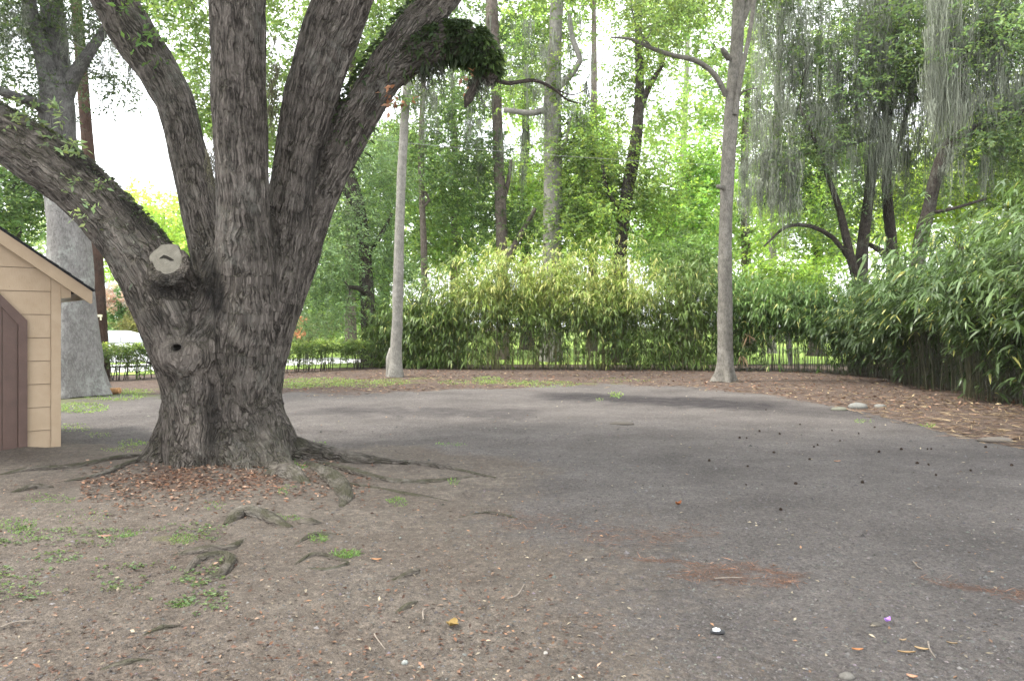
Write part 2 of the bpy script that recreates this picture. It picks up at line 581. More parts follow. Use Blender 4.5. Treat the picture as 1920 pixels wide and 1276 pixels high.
def ground_masks(x, y):
    p = np.stack([x, y, 0 * x], -1)
    w = (fbm(p * 0.8, 4) - 0.5) * 2
    w2 = (fbm(p * 3.1 + 5, 4) - 0.5) * 2
    # bare brown earth round the oak and in the left foreground
    bx = boundary([(700, 822), (900, 862), (990, 940), (1010, 1010), (1130, 1150), (1330, 1276), (1500, 1400)], y)
    dirt = 1 - sstep(-1.6, 1.7, x - bx + w * 1.6)
    dirt *= 1 - sstep(9.6, 10.8, y + w * 0.5 + 0.06 * (x + 3.3))
    # leaf and needle litter beyond the lot
    ex = [G(-400, 735), G(400, 738), G(700, 736), G(1000, 722), G(1250, 722), G(1400, 735), G(1560, 757), G(1700, 790), G(1830, 830), G(1990, 850), G(2300, 868)]
    ex = np.array([e[:2] for e in ex])
    ey = np.interp(x, ex[:, 0], ex[:, 1])
    lit = sstep(-0.9, 0.9, (y - ey) + w * 1.3 + w2 * 0.5)
    grassy = seg_mask(x, y, [G(-200, 740)[:2], G(150, 745)[:2], G(300, 735)[:2], G(540, 715)[:2], G(740, 712)[:2]], 2.3) * sstep(-0.35, 0.25, w2)
    grassy = np.maximum(grassy, seg_mask(x, y, [G(820, 714)[:2], G(1120, 716)[:2]], 1.3) * sstep(-0.1, 0.4, w2))
    grassy = np.maximum(grassy, 0.55 * seg_mask(x, y, [G(0, 1010)[:2], G(330, 1010)[:2]], 0.9) * sstep(0.0, 0.5, w2))
    # dark damp stains and rusty needle drifts on the lot
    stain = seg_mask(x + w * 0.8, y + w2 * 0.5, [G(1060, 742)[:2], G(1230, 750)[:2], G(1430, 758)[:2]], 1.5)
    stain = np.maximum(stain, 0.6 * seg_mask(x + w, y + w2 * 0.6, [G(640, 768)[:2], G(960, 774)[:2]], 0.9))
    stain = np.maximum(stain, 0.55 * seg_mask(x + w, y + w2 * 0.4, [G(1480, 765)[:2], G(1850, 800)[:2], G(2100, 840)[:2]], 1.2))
    rust = 0.55 * seg_mask(x + w2 * 0.25, y + w2 * 0.3, [G(1165, 1040)[:2], G(1300, 1062)[:2], G(1480, 1078)[:2]], 0.17)
    rust = np.maximum(rust, 0.6 * seg_mask(x + w2 * 0.25, y + w2 * 0.3, [G(1770, 1092)[:2], G(1930, 1112)[:2], G(2050, 1125)[:2]], 0.22))
    rust = np.maximum(rust, 0.35 * seg_mask(x + w2 * 0.4, y + w2 * 0.3, [G(960, 960)[:2], G(1130, 1010)[:2], G(1330, 990)[:2]], 0.35))
    rust = np.maximum(rust, 0.7 * np.exp(-(((x - OAKX - 0.1) / 1.5) ** 2 + ((y - 7.9) / 0.75) ** 2)) * sstep(-0.4, 0.3, w2 + 0.2))
    return dirt, lit, grassy, stain, rust


xs = np.concatenate([-np.geomspace(400, 14, 26), np.linspace(-13, -8, 30), np.linspace(-7.9, 6, 190), np.linspace(6.08, 13, 50), np.geomspace(14, 400, 26)])
ys = np.concatenate([np.linspace(-6, 2.4, 18), np.geomspace(2.5, 11, 190), np.geomspace(11.1, 32, 90), np.geomspace(33, 700, 34)])
GX, GY = np.meshgrid(xs, ys)
gz = ground_height(GX, GY)
gm = ground_masks(GX.ravel(), GY.ravel())
b = MB()
nx, ny = len(xs), len(ys)
i = np.arange(ny - 1)[:, None] * nx
j = np.arange(nx - 1)[None]
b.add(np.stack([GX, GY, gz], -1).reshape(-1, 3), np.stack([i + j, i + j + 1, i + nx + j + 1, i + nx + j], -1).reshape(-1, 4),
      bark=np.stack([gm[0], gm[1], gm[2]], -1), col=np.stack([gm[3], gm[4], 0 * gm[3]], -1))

n = NT('ground_soil')
pos = n.new('NewGeometry').outputs['Position']
sa = n.new('SeparateXYZ')
n.l.new(n.attr('bark'), sa.inputs[0])
sb = n.new('SeparateXYZ')
n.l.new(n.attr('col', 'Vector'), sb.inputs[0])
big = n.noise(pos, 0.7, 5, 0.6)
mid = n.noise(pos, 4.0, 6, 0.65)
fine = n.noise(pos, 38.0, 6, 0.7)
grit = n.noise(pos, 130.0, 3, 0.7)
vor = n.new('TexVoronoi', feature='F1', i_Vector=pos, i_Scale=62.0)
sv = n.new('SeparateColor')
n.l.new(vor.outputs['Color'], sv.inputs[0])
lot = n.mixc(n.ramp(big, 0.35, 0.65), (0.078, 0.070, 0.065), (0.146, 0.132, 0.123))
lot = n.mixc(n.ramp(n.noise(n.mapv(pos, (0.35, 1.1, 1.0)), 1.0, 4, 0.6), 0.45, 0.62, 0, 0.45), lot, (0.175, 0.16, 0.15))
lot = n.mixc(n.ramp(mid, 0.4, 0.7, 0, 0.5), lot, (0.075, 0.066, 0.06))
lot = n.mixc(n.ramp(sv.outputs[0], 0.45, 1.0, 0, 0.5), lot, (0.155, 0.14, 0.135))
lot = n.mixc(n.ramp(sv.outputs[1], 0.55, 1.0, 0, 0.6), lot, (0.036, 0.032, 0.032))
dirt = n.mixc(n.ramp(mid, 0.3, 0.7), (0.092, 0.078, 0.065), (0.160, 0.138, 0.117))
dirt = n.mixc(n.ramp(big, 0.42, 0.66, 0, 0.7), dirt, (0.088, 0.069, 0.055))
dirt = n.mixc(n.ramp(sv.outputs[0], 0.6, 1.0, 0, 0.5), dirt, (0.19, 0.16, 0.135))
lit = n.mixc(n.ramp(mid, 0.3, 0.7), (0.075, 0.053, 0.043), (0.15, 0.112, 0.089))
lit = n.mixc(n.ramp(fine, 0.45, 0.7), lit, (0.05, 0.036, 0.03))
turf = n.mixc(n.ramp(fine, 0.3, 0.7), (0.085, 0.105, 0.028), (0.14, 0.155, 0.05))
def edge_mask(m, amt=0.5):
    x = n.math('ADD', m, n.math('MULTIPLY', n.math('SUBTRACT', fine, 0.5), amt))
    x = n.math('ADD', x, n.math('MULTIPLY', n.math('SUBTRACT', mid, 0.5), amt))
    return n.ramp(x, 0.3, 0.7)
c = n.mixc(edge_mask(sa.outputs[0], 0.8), lot, dirt)
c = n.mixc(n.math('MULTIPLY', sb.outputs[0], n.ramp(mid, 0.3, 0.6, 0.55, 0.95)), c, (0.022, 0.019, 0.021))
c = n.mixc(edge_mask(sa.outputs[1]), c, lit)
c = n.mixc(n.math('MULTIPLY', edge_mask(sb.outputs[1], 0.9), 0.75), c, (0.115, 0.068, 0.048))
c = n.mixc(n.math('MULTIPLY', edge_mask(sa.outputs[2], 1.0), 0.6), c, turf)
c = n.mixc(n.ramp(grit, 0.4, 0.62, 0.0, 0.75), c, n.mixc(1.0, c, (0.5, 0.48, 0.47), 'MULTIPLY'))
c = n.mixc(n.ramp(fine, 0.42, 0.62, 0.0, 0.5), c, n.mixc(1.0, c, (0.6, 0.58, 0.57), 'MULTIPLY'))
c = n.mixc(n.ramp(n.noise(pos, 16, 4, 0.7), 0.48, 0.66, 0.0, 0.7), c, n.mixc(1.0, c, (1.6, 1.56, 1.52), 'MULTIPLY'))
c = n.mixc(n.ramp(grit, 0.6, 0.72, 0.0, 0.22), c, (0.27, 0.25, 0.235))
h = n.math('ADD', n.math('MULTIPLY', n.math('SUBTRACT', 1.0, vor.outputs['Distance']), 0.5), n.math('ADD', fine, n.math('MULTIPLY', grit, 0.6)))
M['ground'] = n.end(n.bsdf(c, 0.93, 0.2, n.bump(h, 0.9, 0.02)))
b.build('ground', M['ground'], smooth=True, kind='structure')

# the mown lawn and the pale road beyond the hedge and the bamboo
n = NT('lawn_turf')
pos = n.new('NewGeometry').outputs['Position']
c = n.mixc(n.ramp(n.noise(pos, 0.5, 5, 0.6), 0.3, 0.7), (0.19, 0.28, 0.05), (0.27, 0.36, 0.09))
c = n.mixc(n.ramp(n.noise(pos, 9, 4, 0.7), 0.35, 0.7, 0, 0.5), c, (0.10, 0.165, 0.03))
M['lawn'] = n.end(n.bsdf(c, 0.9, 0.2, n.bump(n.noise(pos, 20, 4), 0.6, 0.05)))
b = MB()
lx = np.linspace(-160, 160, 60)
v = []
for k, yy in enumerate((0.0, 1.0)):
    for x in lx:
        y0 = np.interp(x, [-160, -12, -5.0, 10.5, 14, 160], [12, 24.2, 31.2, 31.5, 32, 32])
        v.append((x, y0 if k == 0 else 190, 0.012))
b.add(v, [(a, a + 1, 60 + a + 1, 60 + a) for a in range(59)])
b.build('lawn', M['lawn'], kind='structure')
M['road'] = plain('road_surface', (0.52, 0.52, 0.52), 0.8, 0.3, 0.1, 2)
b = MB()
rd, rn = np.array([0.72, 0.69]), np.array([-0.69, 0.72])
r0 = np.array([-13.5, 20.5])
v = []
for s in (-40, 15.5):
    for o in (4.0, 9.5):
        q = r0 + rd * s + rn * o
        v.append((q[0], q[1], 0.02))
b.add(v, [(0, 1, 3, 2)])
b.build('road', M['road'], kind='structure')

# ------------------------------------------------------------------ the big oak
def smin(a, b, k):
    h = np.clip(0.5 + 0.5 * (b - a) / k, 0, 1)
    return b * (1 - h) + a * h - k * h * (1 - h)


def chain(rows, step=0.3):
    """rows of photo x, y, depth and half-width in photo pixels -> smooth (x, y, z, r) path"""
    return catmull([[*P(px, py, d), rp * d / FPX] for px, py, d, rp in rows], step)


OAK = {
    'trunk': [(414, 915, 8.9, 102), (413, 850, 8.9, 96), (411, 780, 8.9, 94), (411, 700, 8.9, 94), (417, 640, 8.9, 94), (440, 580, 8.9, 90), (466, 510, 8.9, 76), (482, 440, 8.92, 58)],
    'left': [(405, 870, 8.9, 70), (395, 770, 8.85, 68), (356, 660, 8.75, 70), (322, 580, 8.65, 69), (283, 510, 8.6, 62), (223, 425, 8.6, 53), (138, 340, 8.6, 51), (48, 275, 8.6, 51), (-60, 215, 8.55, 47), (-190, 165, 8.5, 45)],
    'upper_left': [(440, 600, 9.05, 58), (408, 500, 9.15, 44), (380, 410, 9.25, 37), (355, 300, 9.35, 34), (328, 190, 9.45, 35), (268, 90, 9.55, 39), (213, 0, 9.6, 37), (165, -90, 9.6, 34), (125, -170, 9.6, 31)],
    'centre': [(430, 790, 8.85, 66), (445, 660, 8.75, 68), (458, 520, 8.6, 56), (456, 420, 8.5, 49), (453, 300, 8.42, 49), (449, 200, 8.38, 50), (446, 80, 8.34, 51), (445, 0, 8.3, 51), (440, -180, 8.2, 52)],
    'right_centre': [(440, 800, 8.95, 66), (478, 650, 8.95, 58), (502, 570, 8.95, 52), (525, 480, 9.0, 45), (546, 360, 9.0, 40), (563, 270, 9.0, 44), (584, 180, 8.95, 50), (614, 80, 8.9, 51), (645, 0, 8.85, 52), (700, -130, 8.8, 46)],
    'right': [(440, 800, 9.0, 70), (478, 660, 9.05, 60), (512, 570, 9.12, 52), (548, 490, 9.2, 45), (583, 405, 9.25, 38), (624, 315, 9.25, 35), (670, 222, 9.2, 37), (724, 132, 9.1, 38), (772, 62, 9.05, 35), (830, -8, 9.0, 32), (900, -100, 8.9, 30)],
    'hook': [(735, 125, 9.1, 36), (785, 98, 9.05, 34), (835, 78, 9.0, 30), (880, 80, 9.0, 30), (908, 105, 9.0, 27), (917, 135, 9.0, 20), (917, 152, 9.0, 10)],
    'stub': [(330, 560, 8.62, 60), (323, 515, 8.4, 40), (317, 488, 8.12, 34.5)],
    'root_left': [(355, 800, 8.8, 50), (314, 850, 8.72, 38), (274, 885, 8.65, 28), (215, 905, 8.55, 14)],
    'root_front_left': [(375, 820, 8.65, 40), (352, 880, 8.35, 24), (320, 915, 8.1, 18)],
    'root_front': [(440, 820, 8.65, 42), (450, 880, 8.3, 24), (455, 915, 8.0, 14)],
    'root_front_right': [(490, 820, 8.65, 40), (522, 880, 8.3, 28), (560, 912, 7.85, 26), (590, 935, 7.65, 14)],
    'root_right': [(490, 800, 8.9, 50), (540, 846, 8.85, 30), (600, 858, 8.85, 22), (680, 868, 8.8, 15), (760, 872, 8.85, 9)],
    'root_back': [(420, 780, 9.2, 70), (440, 830, 9.7, 40), (450, 850, 10.1, 20)],
}
chains = {k: chain(v) for k, v in OAK.items()}
names = list(chains)


def chain_dist(p, c):
    best = np.full(len(p), 1e9, np.float32)
    for a, e in zip(c[:-1], c[1:]):
        ab = (e[:3] - a[:3]).astype(np.float32)
        t = np.clip(((p - a[:3].astype(np.float32)) @ ab) / (ab @ ab), 0, 1)
        q = p - a[:3].astype(np.float32) - t[:, None] * ab
        best = np.minimum(best, np.sqrt((q * q).sum(1)) - (a[3] + t * (e[3] - a[3])))
    return best


HOLE = P(325, 652, 8.14)
STUB_N = nrm(np.array([-0.05, -1.0, 0.16]))
STUB_C = P(315, 487, 8.25)


def oak_extras(p, d):
    p = p.astype(np.float32)
    st = chain_dist(p, chains['stub'])
    pr = p - STUB_C.astype(np.float32)
    al = pr @ STUB_N.astype(np.float32)
    radl = np.sqrt(np.maximum((pr * pr).sum(1) - al * al, 0))
    st = np.maximum(st, al - 0.035 * sstep(0.145, 0.18, radl))
    d = smin(d, st, 0.05)
    # old pruning scar with a small hole: a raised lip and a pit
    q = (p - HOLE.astype(np.float32))
    lip = (np.sqrt(((q[:, 0] - 0.03) / 0.27) ** 2 + ((q[:, 1] - 0.17) / 0.13) ** 2 + ((q[:, 2] + 0.10) / 0.21) ** 2) - 1) * 0.13
    d = smin(d, lip, 0.09)
    pit = np.sqrt((q[:, 0] / 1.5) ** 2 + (q[:, 1] / 6.0) ** 2 + q[:, 2] ** 2) - 0.040
    return np.maximum(d, -pit)


H = 0.025
lo = np.array([-7.7, 7.0, -0.22])
hi = np.array([0.55, 10.6, 6.6])
dim = (np.ceil((hi - lo) / (H * 8)).astype(int)) * 8 + 1
# a coarse pass finds the blocks that hold the surface, the fine pass fills only those, limb by limb
cd = (dim - 1) // 8
cc = np.stack(np.meshgrid(*[np.arange(k) for k in cd], indexing='ij'), -1).reshape(-1, 3)
solid = [k for k in names if k != 'stub']
cen_p = (lo + (cc * 8 + 4) * H).astype(np.float32)
cdk = np.stack([chain_dist(cen_p, chains[k]) for k in solid], 1)
cd0 = cdk.min(1)
near_x = np.linalg.norm(cen_p - STUB_C, axis=1) < 1.6
FLD = np.where(cd0 < 0, -1.0, 1.0).astype(np.float32).reshape(cd)
FLD = np.repeat(np.repeat(np.repeat(FLD, 8, 0), 8, 1), 8, 2)
FLD = np.pad(FLD, ((0, 1), (0, 1), (0, 1)), constant_values=1.0)
sel = (np.abs(cd0) < H * 8 + 0.06) | (near_x & (cd0 > -0.25) & (cd0 < 0.45))
act, actd, actm = cc[sel], cdk[sel], cd0[sel]
acts = near_x[sel]
off = np.stack(np.meshgrid(*[np.arange(9)] * 3, indexing='ij'), -1).reshape(-1, 3)
gi = act[:, None] * 8 + off[None]
D = np.full(gi.shape[:2], 9.0, np.float32)
for ki, k in enumerate(solid):
    m = np.where(actd[:, ki] < actm + 0.36)[0]
    kk = 0.22 if k.startswith('root') else (0.06 if k == 'centre' else 0.10)
    for s0 in range(0, len(m), 400):
        mm = m[s0:s0 + 400]
        dk = chain_dist((lo + gi[mm].reshape(-1, 3) * H).astype(np.float32), chains[k]).reshape(len(mm), -1)
        D[mm] = smin(D[mm], dk, kk)
m = np.where(acts)[0]
D[m] = oak_extras(lo + gi[m].reshape(-1, 3) * H, D[m].ravel()).reshape(len(m), -1)
FLD[gi[..., 0], gi[..., 1], gi[..., 2]] = D
del D, gi


def surface_nets(Fd, org, h):
    S = Fd < 0
    cnt = np.zeros(np.array(Fd.shape) - 1, np.int8)
    cor = [(a, b_, c_) for a in (0, 1) for b_ in (0, 1) for c_ in (0, 1)]
    for a, b_, c_ in cor:
        cnt += S[a:S.shape[0] - 1 + a, b_:S.shape[1] - 1 + b_, c_:S.shape[2] - 1 + c_]
    cells = np.argwhere((cnt > 0) & (cnt < 8))
    idx = np.full(cnt.shape, -1, np.int32)
    idx[cells[:, 0], cells[:, 1], cells[:, 2]] = np.arange(len(cells))
    val = np.stack([Fd[cells[:, 0] + a, cells[:, 1] + b_, cells[:, 2] + c_] for a, b_, c_ in cor], 1)
    acc = np.zeros((len(cells), 3))
    num = np.zeros(len(cells))
    ca = np.array(cor)
    for p_ in range(8):
        for q_ in range(p_ + 1, 8):
            if np.abs(ca[p_] - ca[q_]).sum() != 1:
                continue
            m = (val[:, p_] < 0) != (val[:, q_] < 0)
            t = val[m, p_] / (val[m, p_] - val[m, q_])
            acc[m] += ca[p_] + t[:, None] * (ca[q_] - ca[p_])
            num[m] += 1
    v = org + (cells + acc / num[:, None]) * h
    quads = []
    for ax in range(3):
        sl0 = [slice(None)] * 3
        sl1 = [slice(None)] * 3
        sl0[ax] = slice(0, -1)
        sl1[ax] = slice(1, None)
        e = np.argwhere(S[tuple(sl0)] != S[tuple(sl1)])
        o1, o2 = (ax + 1) % 3, (ax + 2) % 3
        e = e[(e[:, o1] > 0) & (e[:, o2] > 0) & (e[:, o1] < cnt.shape[o1]) & (e[:, o2] < cnt.shape[o2]) & (e[:, ax] < cnt.shape[ax])]
        flip = S[e[:, 0], e[:, 1], e[:, 2]]
        q4 = []
        for d1, d2 in ((-1, -1), (0, -1), (0, 0), (-1, 0)):
            w = e.copy()
            w[:, o1] += d1
            w[:, o2] += d2
            q4.append(idx[w[:, 0], w[:, 1], w[:, 2]])
        q4 = np.stack(q4, 1)
        q4[~flip] = q4[~flip][:, ::-1]
        quads.append(q4)
    q = np.concatenate(quads)
    return v, q[(q >= 0).all(1)]


ov, oq = surface_nets(FLD, lo, H)
del FLD


def bark_coords(v):
    """bark coordinates that run along every limb and carry on from the trunk into it"""
    best = np.full(len(v), 1e9)
    out = np.zeros_like(v)
    info = {}
    for k in ['trunk'] + [k_ for k_ in names if k_ != 'trunk']:
        c = chains[k]
        sgn = -1.0 if k.startswith('root') else 1.0
        s = np.concatenate([[0], np.cumsum(np.linalg.norm(np.diff(c[:, :3], axis=0), axis=1))])
        if k == 'trunk':
            tg, u, w = frames(c[:, :3])
            offs = np.zeros(3)
        else:
            pc, pu, pw, ps, po = info[{'hook': 'right', 'stub': 'left'}.get(k, 'trunk')]
            i0 = int(np.argmin(np.linalg.norm(pc[:, :3] - c[0, :3], axis=1)))
            tg, u, w = frames(c[:, :3], pu[i0])
            w = w * sgn
            rel0 = c[0, :3] - pc[i0, :3]
            offs = po + np.array([rel0 @ pu[i0], rel0 @ pw[i0], ps[i0] + rel0 @ np.cross(pu[i0], pw[i0])])
        info[k] = (c, u, w, sgn * s, offs)
        for i_ in range(len(c) - 1):
            ab = c[i_ + 1, :3] - c[i_, :3]
            ctr = (c[i_ + 1, :3] + c[i_, :3]) * 0.5
            w_ = np.where(np.abs(v - ctr).max(1) < c[i_:i_ + 2, 3].max() + np.linalg.norm(ab) + 0.25)[0]
            t = ((v[w_] - c[i_, :3]) @ ab) / (ab @ ab)
            tc_ = np.clip(t, 0, 1)
            rel = v[w_] - c[i_, :3] - tc_[:, None] * ab
            dd = np.linalg.norm(rel, axis=1) - (c[i_, 3] + tc_ * (c[i_ + 1, 3] - c[i_, 3]))
            m = dd < best[w_]
            wm = w_[m]
            best[wm] = dd[m]
            uu = u[i_] + tc_[m, None] * (u[i_ + 1] - u[i_])
            ww = w[i_] + tc_[m, None] * (w[i_ + 1] - w[i_])
            te = t[m] if i_ in (0, len(c) - 2) else tc_[m]
            out[wm] = offs + np.stack([(rel[m] * uu).sum(1), (rel[m] * ww).sum(1), sgn * (s[i_] + te * (s[i_ + 1] - s[i_]))], 1)
    return out


obk = bark_coords(ov)
oak = thing('oak_tree', 'huge multi-limbed oak with furrowed grey-brown bark beside the shed', 'tree')
# broad lumps, flutes and swellings on the trunk
lum = (fbm(obk * np.array([3.2, 3.2, 1.0]), 3) - 0.5) * 0.07 + (fbm(obk * np.array([9, 9, 1.8]) + 40, 3) - 0.5) * 0.075
def blob(px, py, rx, ry, ang=0.0):
    pxv = CXP + ov[:, 0] * FPX / ov[:, 1]
    pyv = HYP - (ov[:, 2] - CAMH) * FPX / ov[:, 1]
    dx, dy = pxv - px, pyv - py
    ca_, sa_ = math.cos(ang), math.sin(ang)
    return 1 - sstep(0.45, 1.1, np.sqrt(((dx * ca_ + dy * sa_) / rx) ** 2 + ((-dx * sa_ + dy * ca_) / ry) ** 2) + 0.5 * (fbm(ov * 5.0, 3) - 0.5))
front = (ov[:, 1] < 9.0)
callus = np.maximum(blob(330, 662, 50, 36), 0) * front
dark_patch = np.maximum.reduce([blob(402, 540, 26, 70, -0.25), 0.85 * blob(318, 535, 48, 30), 0.8 * blob(255, 405, 60, 24, 0.8), 0.7 * blob(150, 300, 80, 22, 0.6), 0.7 * blob(395, 790, 22, 90), 0.6 * blob(590, 330, 16, 120, 0.3), 0.6 * blob(300, 600, 18, 16)]) * front  # near-black colour painted into crotch and clefts, below the stub and along limbs
dark_patch = np.maximum(dark_patch, np.exp(-(np.linalg.norm((ov - HOLE) / np.array([0.10, 0.5, 0.07]), axis=1) ** 2)))  # the same near-black colour inside the hole
lum = lum * (1 - 0.8 * callus)
nb = MB().add(ov, oq, bark=obk, col=np.stack([1 - callus, dark_patch, 0 * dark_patch], 1))
me = nb.mesh('trunk', True)
nor = np.empty(len(ov) * 3, np.float32)
me.vertices.foreach_get('normal', nor)
nor = nor.reshape(-1, 3)
oak_v = ov + nor * lum[:, None]
fl = np.abs((ov - STUB_C) @ STUB_N) < 0.03
fl &= np.linalg.norm(ov - STUB_C, axis=1) < 0.3
oak_v[fl] = ov[fl]
me.vertices.foreach_set('co', oak_v.astype(np.float32).ravel())
me.update()
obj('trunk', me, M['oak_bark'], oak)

# sawn face of the pruned limb
n = NT('sawn_wood')
co = n.new('TexCoord').outputs['Object']
c = n.mixc(n.ramp(n.noise(co, 9, 5, 0.65), 0.35, 0.65), (0.125, 0.115, 0.092), (0.19, 0.177, 0.145))
c = n.mixc(n.ramp(n.noise(co, 30, 4, 0.7), 0.5, 0.72, 0, 0.7), c, (0.12, 0.11, 0.09))
len_ = n.new('VectorMath', operation='DISTANCE')
n.l.new(co, len_.inputs[0])
len_.inputs[1].default_value = tuple(STUB_C)
ring_ = n.math('SINE', n.math('ADD', n.math('MULTIPLY', len_.outputs['Value'], 420.0), n.math('MULTIPLY', n.noise(co, 14, 3), 9.0)))
c = n.mixc(n.ramp(ring_, -0.2, 1.0, 0, 0.35), c, (0.09, 0.08, 0.062))
M['sawn'] = n.end(n.bsdf(c, 0.85, 0.2, n.bump(n.noise(co, 60, 4), 0.4, 0.01)))
su = nrm(np.cross(STUB_N, np.array([0, 0, 1.0])))
sw = np.cross(su, STUB_N)
K = 40
th = np.arange(K) / K * 2 * math.pi
rad = 0.178 * (1 + 0.08 * np.sin(th * 2 + 0.6) + 0.07 * np.sin(th * 3 + 2) + 0.035 * np.sin(th * 7) + 0.02 * np.sin(th * 13))
ringp = np.cos(th)[:, None] * su + np.sin(th)[:, None] * sw
b = MB()
cen = STUB_C + STUB_N * 0.012
v = [cen + STUB_N * 0.006] + list(cen + ringp * rad[:, None] * 0.6 + STUB_N * 0.004) + list(cen + ringp * rad[:, None]) + list(cen + ringp * rad[:, None] * 1.02 - STUB_N * 0.05)
q = [(1 + a, 1 + (a + 1) % K, 1 + K + (a + 1) % K, 1 + K + a) for a in range(K)] + [(1 + K + a, 1 + K + (a + 1) % K, 1 + 2 * K + (a + 1) % K, 1 + 2 * K + a) for a in range(K)]
b.add(v, q, [(0, 1 + (a + 1) % K, 1 + a) for a in range(K)])
cut = b.build('cut_face', M['sawn'], oak)
cut['label'] = 'pale sawn face of a pruned limb with a dark crack'
M['crack'] = plain('dark_crack', (0.02, 0.018, 0.015), 0.95, 0.1)
b = MB()
cr = [(-0.085, 0.02), (-0.04, 0.042), (0.0, 0.03), (0.035, 0.012), (0.075, 0.0)]
for (a0, b0), (a1, b1) in zip(cr[:-1], cr[1:]):
    p0, p1 = cen + su * -a0 + sw * (b0 - 0.01) + STUB_N * 0.009, cen + su * -a1 + sw * (b1 - 0.01) + STUB_N * 0.009
    w0 = 0.018 if abs(a0) < 0.06 else 0.004
    w1 = 0.018 if abs(a1) < 0.06 else 0.004
    b.add([p0 - sw * w0, p1 - sw * w1, p1 + sw * w1, p0 + sw * w0], [(0, 1, 2, 3)])
b.build('crack', M['crack'], cut)


def prop_hash(x):
    return (x * 7919) % 97 / 97.0


def grow_branches(mb, skel, targets, r, rmin=0.012, sides=5, jit=0.12):
    """joins every target point to the nearest point of the skeleton with a bent, tapering branch"""
    sk = np.asarray(skel)
    order = np.argsort([np.min(np.linalg.norm(sk[:, :3] - t, axis=1)) for t in targets])
    for o_ in order:
        t = targets[o_]
        d = np.linalg.norm(sk[:, :3] - t, axis=1) + 0.6 * np.maximum(sk[:, 2] - t[2], 0)
        s = sk[np.argmin(d)]
        ln = np.linalg.norm(t - s[:3])
        r0 = min(s[3] * 0.65, rmin + 0.016 * ln)
        mid = s[:3] * 0.55 + t * 0.45 + r.normal(size=3) * ln * jit + np.array([0, 0, 0.10 * ln])
        q = add_tube(mb, [[*s[:3], r0], [*mid, r0 * 0.65], [*t, rmin * 0.4]], sides, max(0.35, ln / 5), seed=int(r.integers(1000)))
        sk = np.vstack([sk, q[1:]])
    return sk


# limbs above the picture, twigs and the leafy crown
rc = np.random.default_rng(5)
up = MB()
skel = []
for k, ext in (('upper_left', [(-0.9, 0.6, 1.8), (-2.2, 1.4, 3.4)]), ('centre', [(0.0, -0.3, 1.8), (0.5, -0.8, 3.8)]), ('right_centre', [(0.9, -0.1, 1.5), (2.2, 0.2, 3.0)]),
               ('right', [(1.3, -0.2, 1.2), (3.0, -0.2, 2.2)]), ('left', [(-1.6, -0.1, 0.8), (-3.4, 0.3, 2.0)])):
    e = chains[k][-1]
    pr = chains[k][-3]
    pts = [[*pr[:3], pr[3] * 0.94], [*e[:3], e[3] * 0.97]] + [[*(e[:3] + np.array(x)), e[3] * f] for x, f in zip(ext, (0.75, 0.4))]
    lb = MB()
    q = add_tube(lb, pts, 14, 0.2, 0.12, seed=names.index(k))
    lb.build('limb', M['brown_bark'], oak, True)
    skel += list(q[len(q) // 3:])
crown_c = []
for (cx_, cy_, cz_, rx, ry, rz, nn) in ((-3.2, 8.6, 9.6, 4.6, 3.2, 1.6, 60), (-8.2, 8.8, 6.6, 2.2, 2.2, 1.1, 16), (1.0, 8.8, 8.4, 2.6, 2.4, 1.0, 26), (-5.2, 10.2, 8.0, 2.0, 1.6, 1.0, 16),
                                             (-3.0, 6.0, 11.5, 6.5, 4.5, 1.5, 80), (3.5, 7.0, 11.0, 4.0, 4.5, 1.4, 60), (-1.0, 1.5, 10.0, 6.0, 3.5, 1.5, 60)):
    u = rand_unit(nn, rc) * (rc.random((nn, 1)) ** 0.4)
    crown_c += list(np.array([cx_, cy_, cz_]) + u * np.array([rx, ry, rz]))
crown_c = np.array(crown_c)
crown_c = crown_c[crown_c[:, 2] > CAMH + (HYP + 55) * crown_c[:, 1] / FPX]
bm_ = MB()
grow_branches(bm_, skel, crown_c, rc)
bm_.build('branches', M['brown_bark'], oak, True, kind='stuff')
lv = MB()
add_foliage(lv, crown_c, 0.95, 19, 8, 0.20, (0.05, 0.085, 0.02), rc, 0.4)
# young shoots on the upper left limb and the twigs hanging into the picture
shoots = np.array([P(a, b_, 9.25) for a, b_ in ((255, 12), (275, 80), (308, 98), (240, 18), (330, 62), (296, 45), (268, 60))])
add_foliage(lv, shoots, 0.12, 4, 6, 0.085, (0.075, 0.14, 0.03), rc, 0.22)
lv.build('crown', M['leaf'], oak, kind='stuff')
# fern mats and small leafy plants growing on the limbs
fe = MB()
def limb_growth(k, t0, t1, nn, ln, tint, up_bias, spread=1.0, wr=0.16, rf=0.96):
    c = chains[k]
    f = rc.uniform(t0, t1, nn) * (len(c) - 1)
    i0 = np.minimum(f.astype(int), len(c) - 2)
    pp = c[i0] + (c[i0 + 1] - c[i0]) * (f - i0)[:, None]
    u = rc.normal(size=(nn, 3)) * spread + np.array([0, 0, up_bias])
    tg = nrm(c[i0 + 1, :3] - c[i0, :3])
    u = nrm(u - tg * (u * tg).sum(1, keepdims=True))
    base = pp[:, :3] + u * pp[:, 3:4] * rf
    L = ln * rc.uniform(0.5, 1.3, nn)
    add_blades(fe, base, u + 0.5 * rc.normal(size=(nn, 3)), rand_unit(nn, rc), L, L * wr * 2, leaf_cols(nn, tint, 0.4, 0.2, rc), 0.6)
limb_growth('hook', 0.05, 0.9, 3000, 0.075, (0.03, 0.05, 0.014), 1.3)
limb_growth('hook', 0.12, 0.6, 2600, 0.085, (0.03, 0.05, 0.016), 1.2, rf=1.14)
limb_growth('hook', 0.35, 0.85, 1200, 0.085, (0.022, 0.035, 0.012), -0.2)
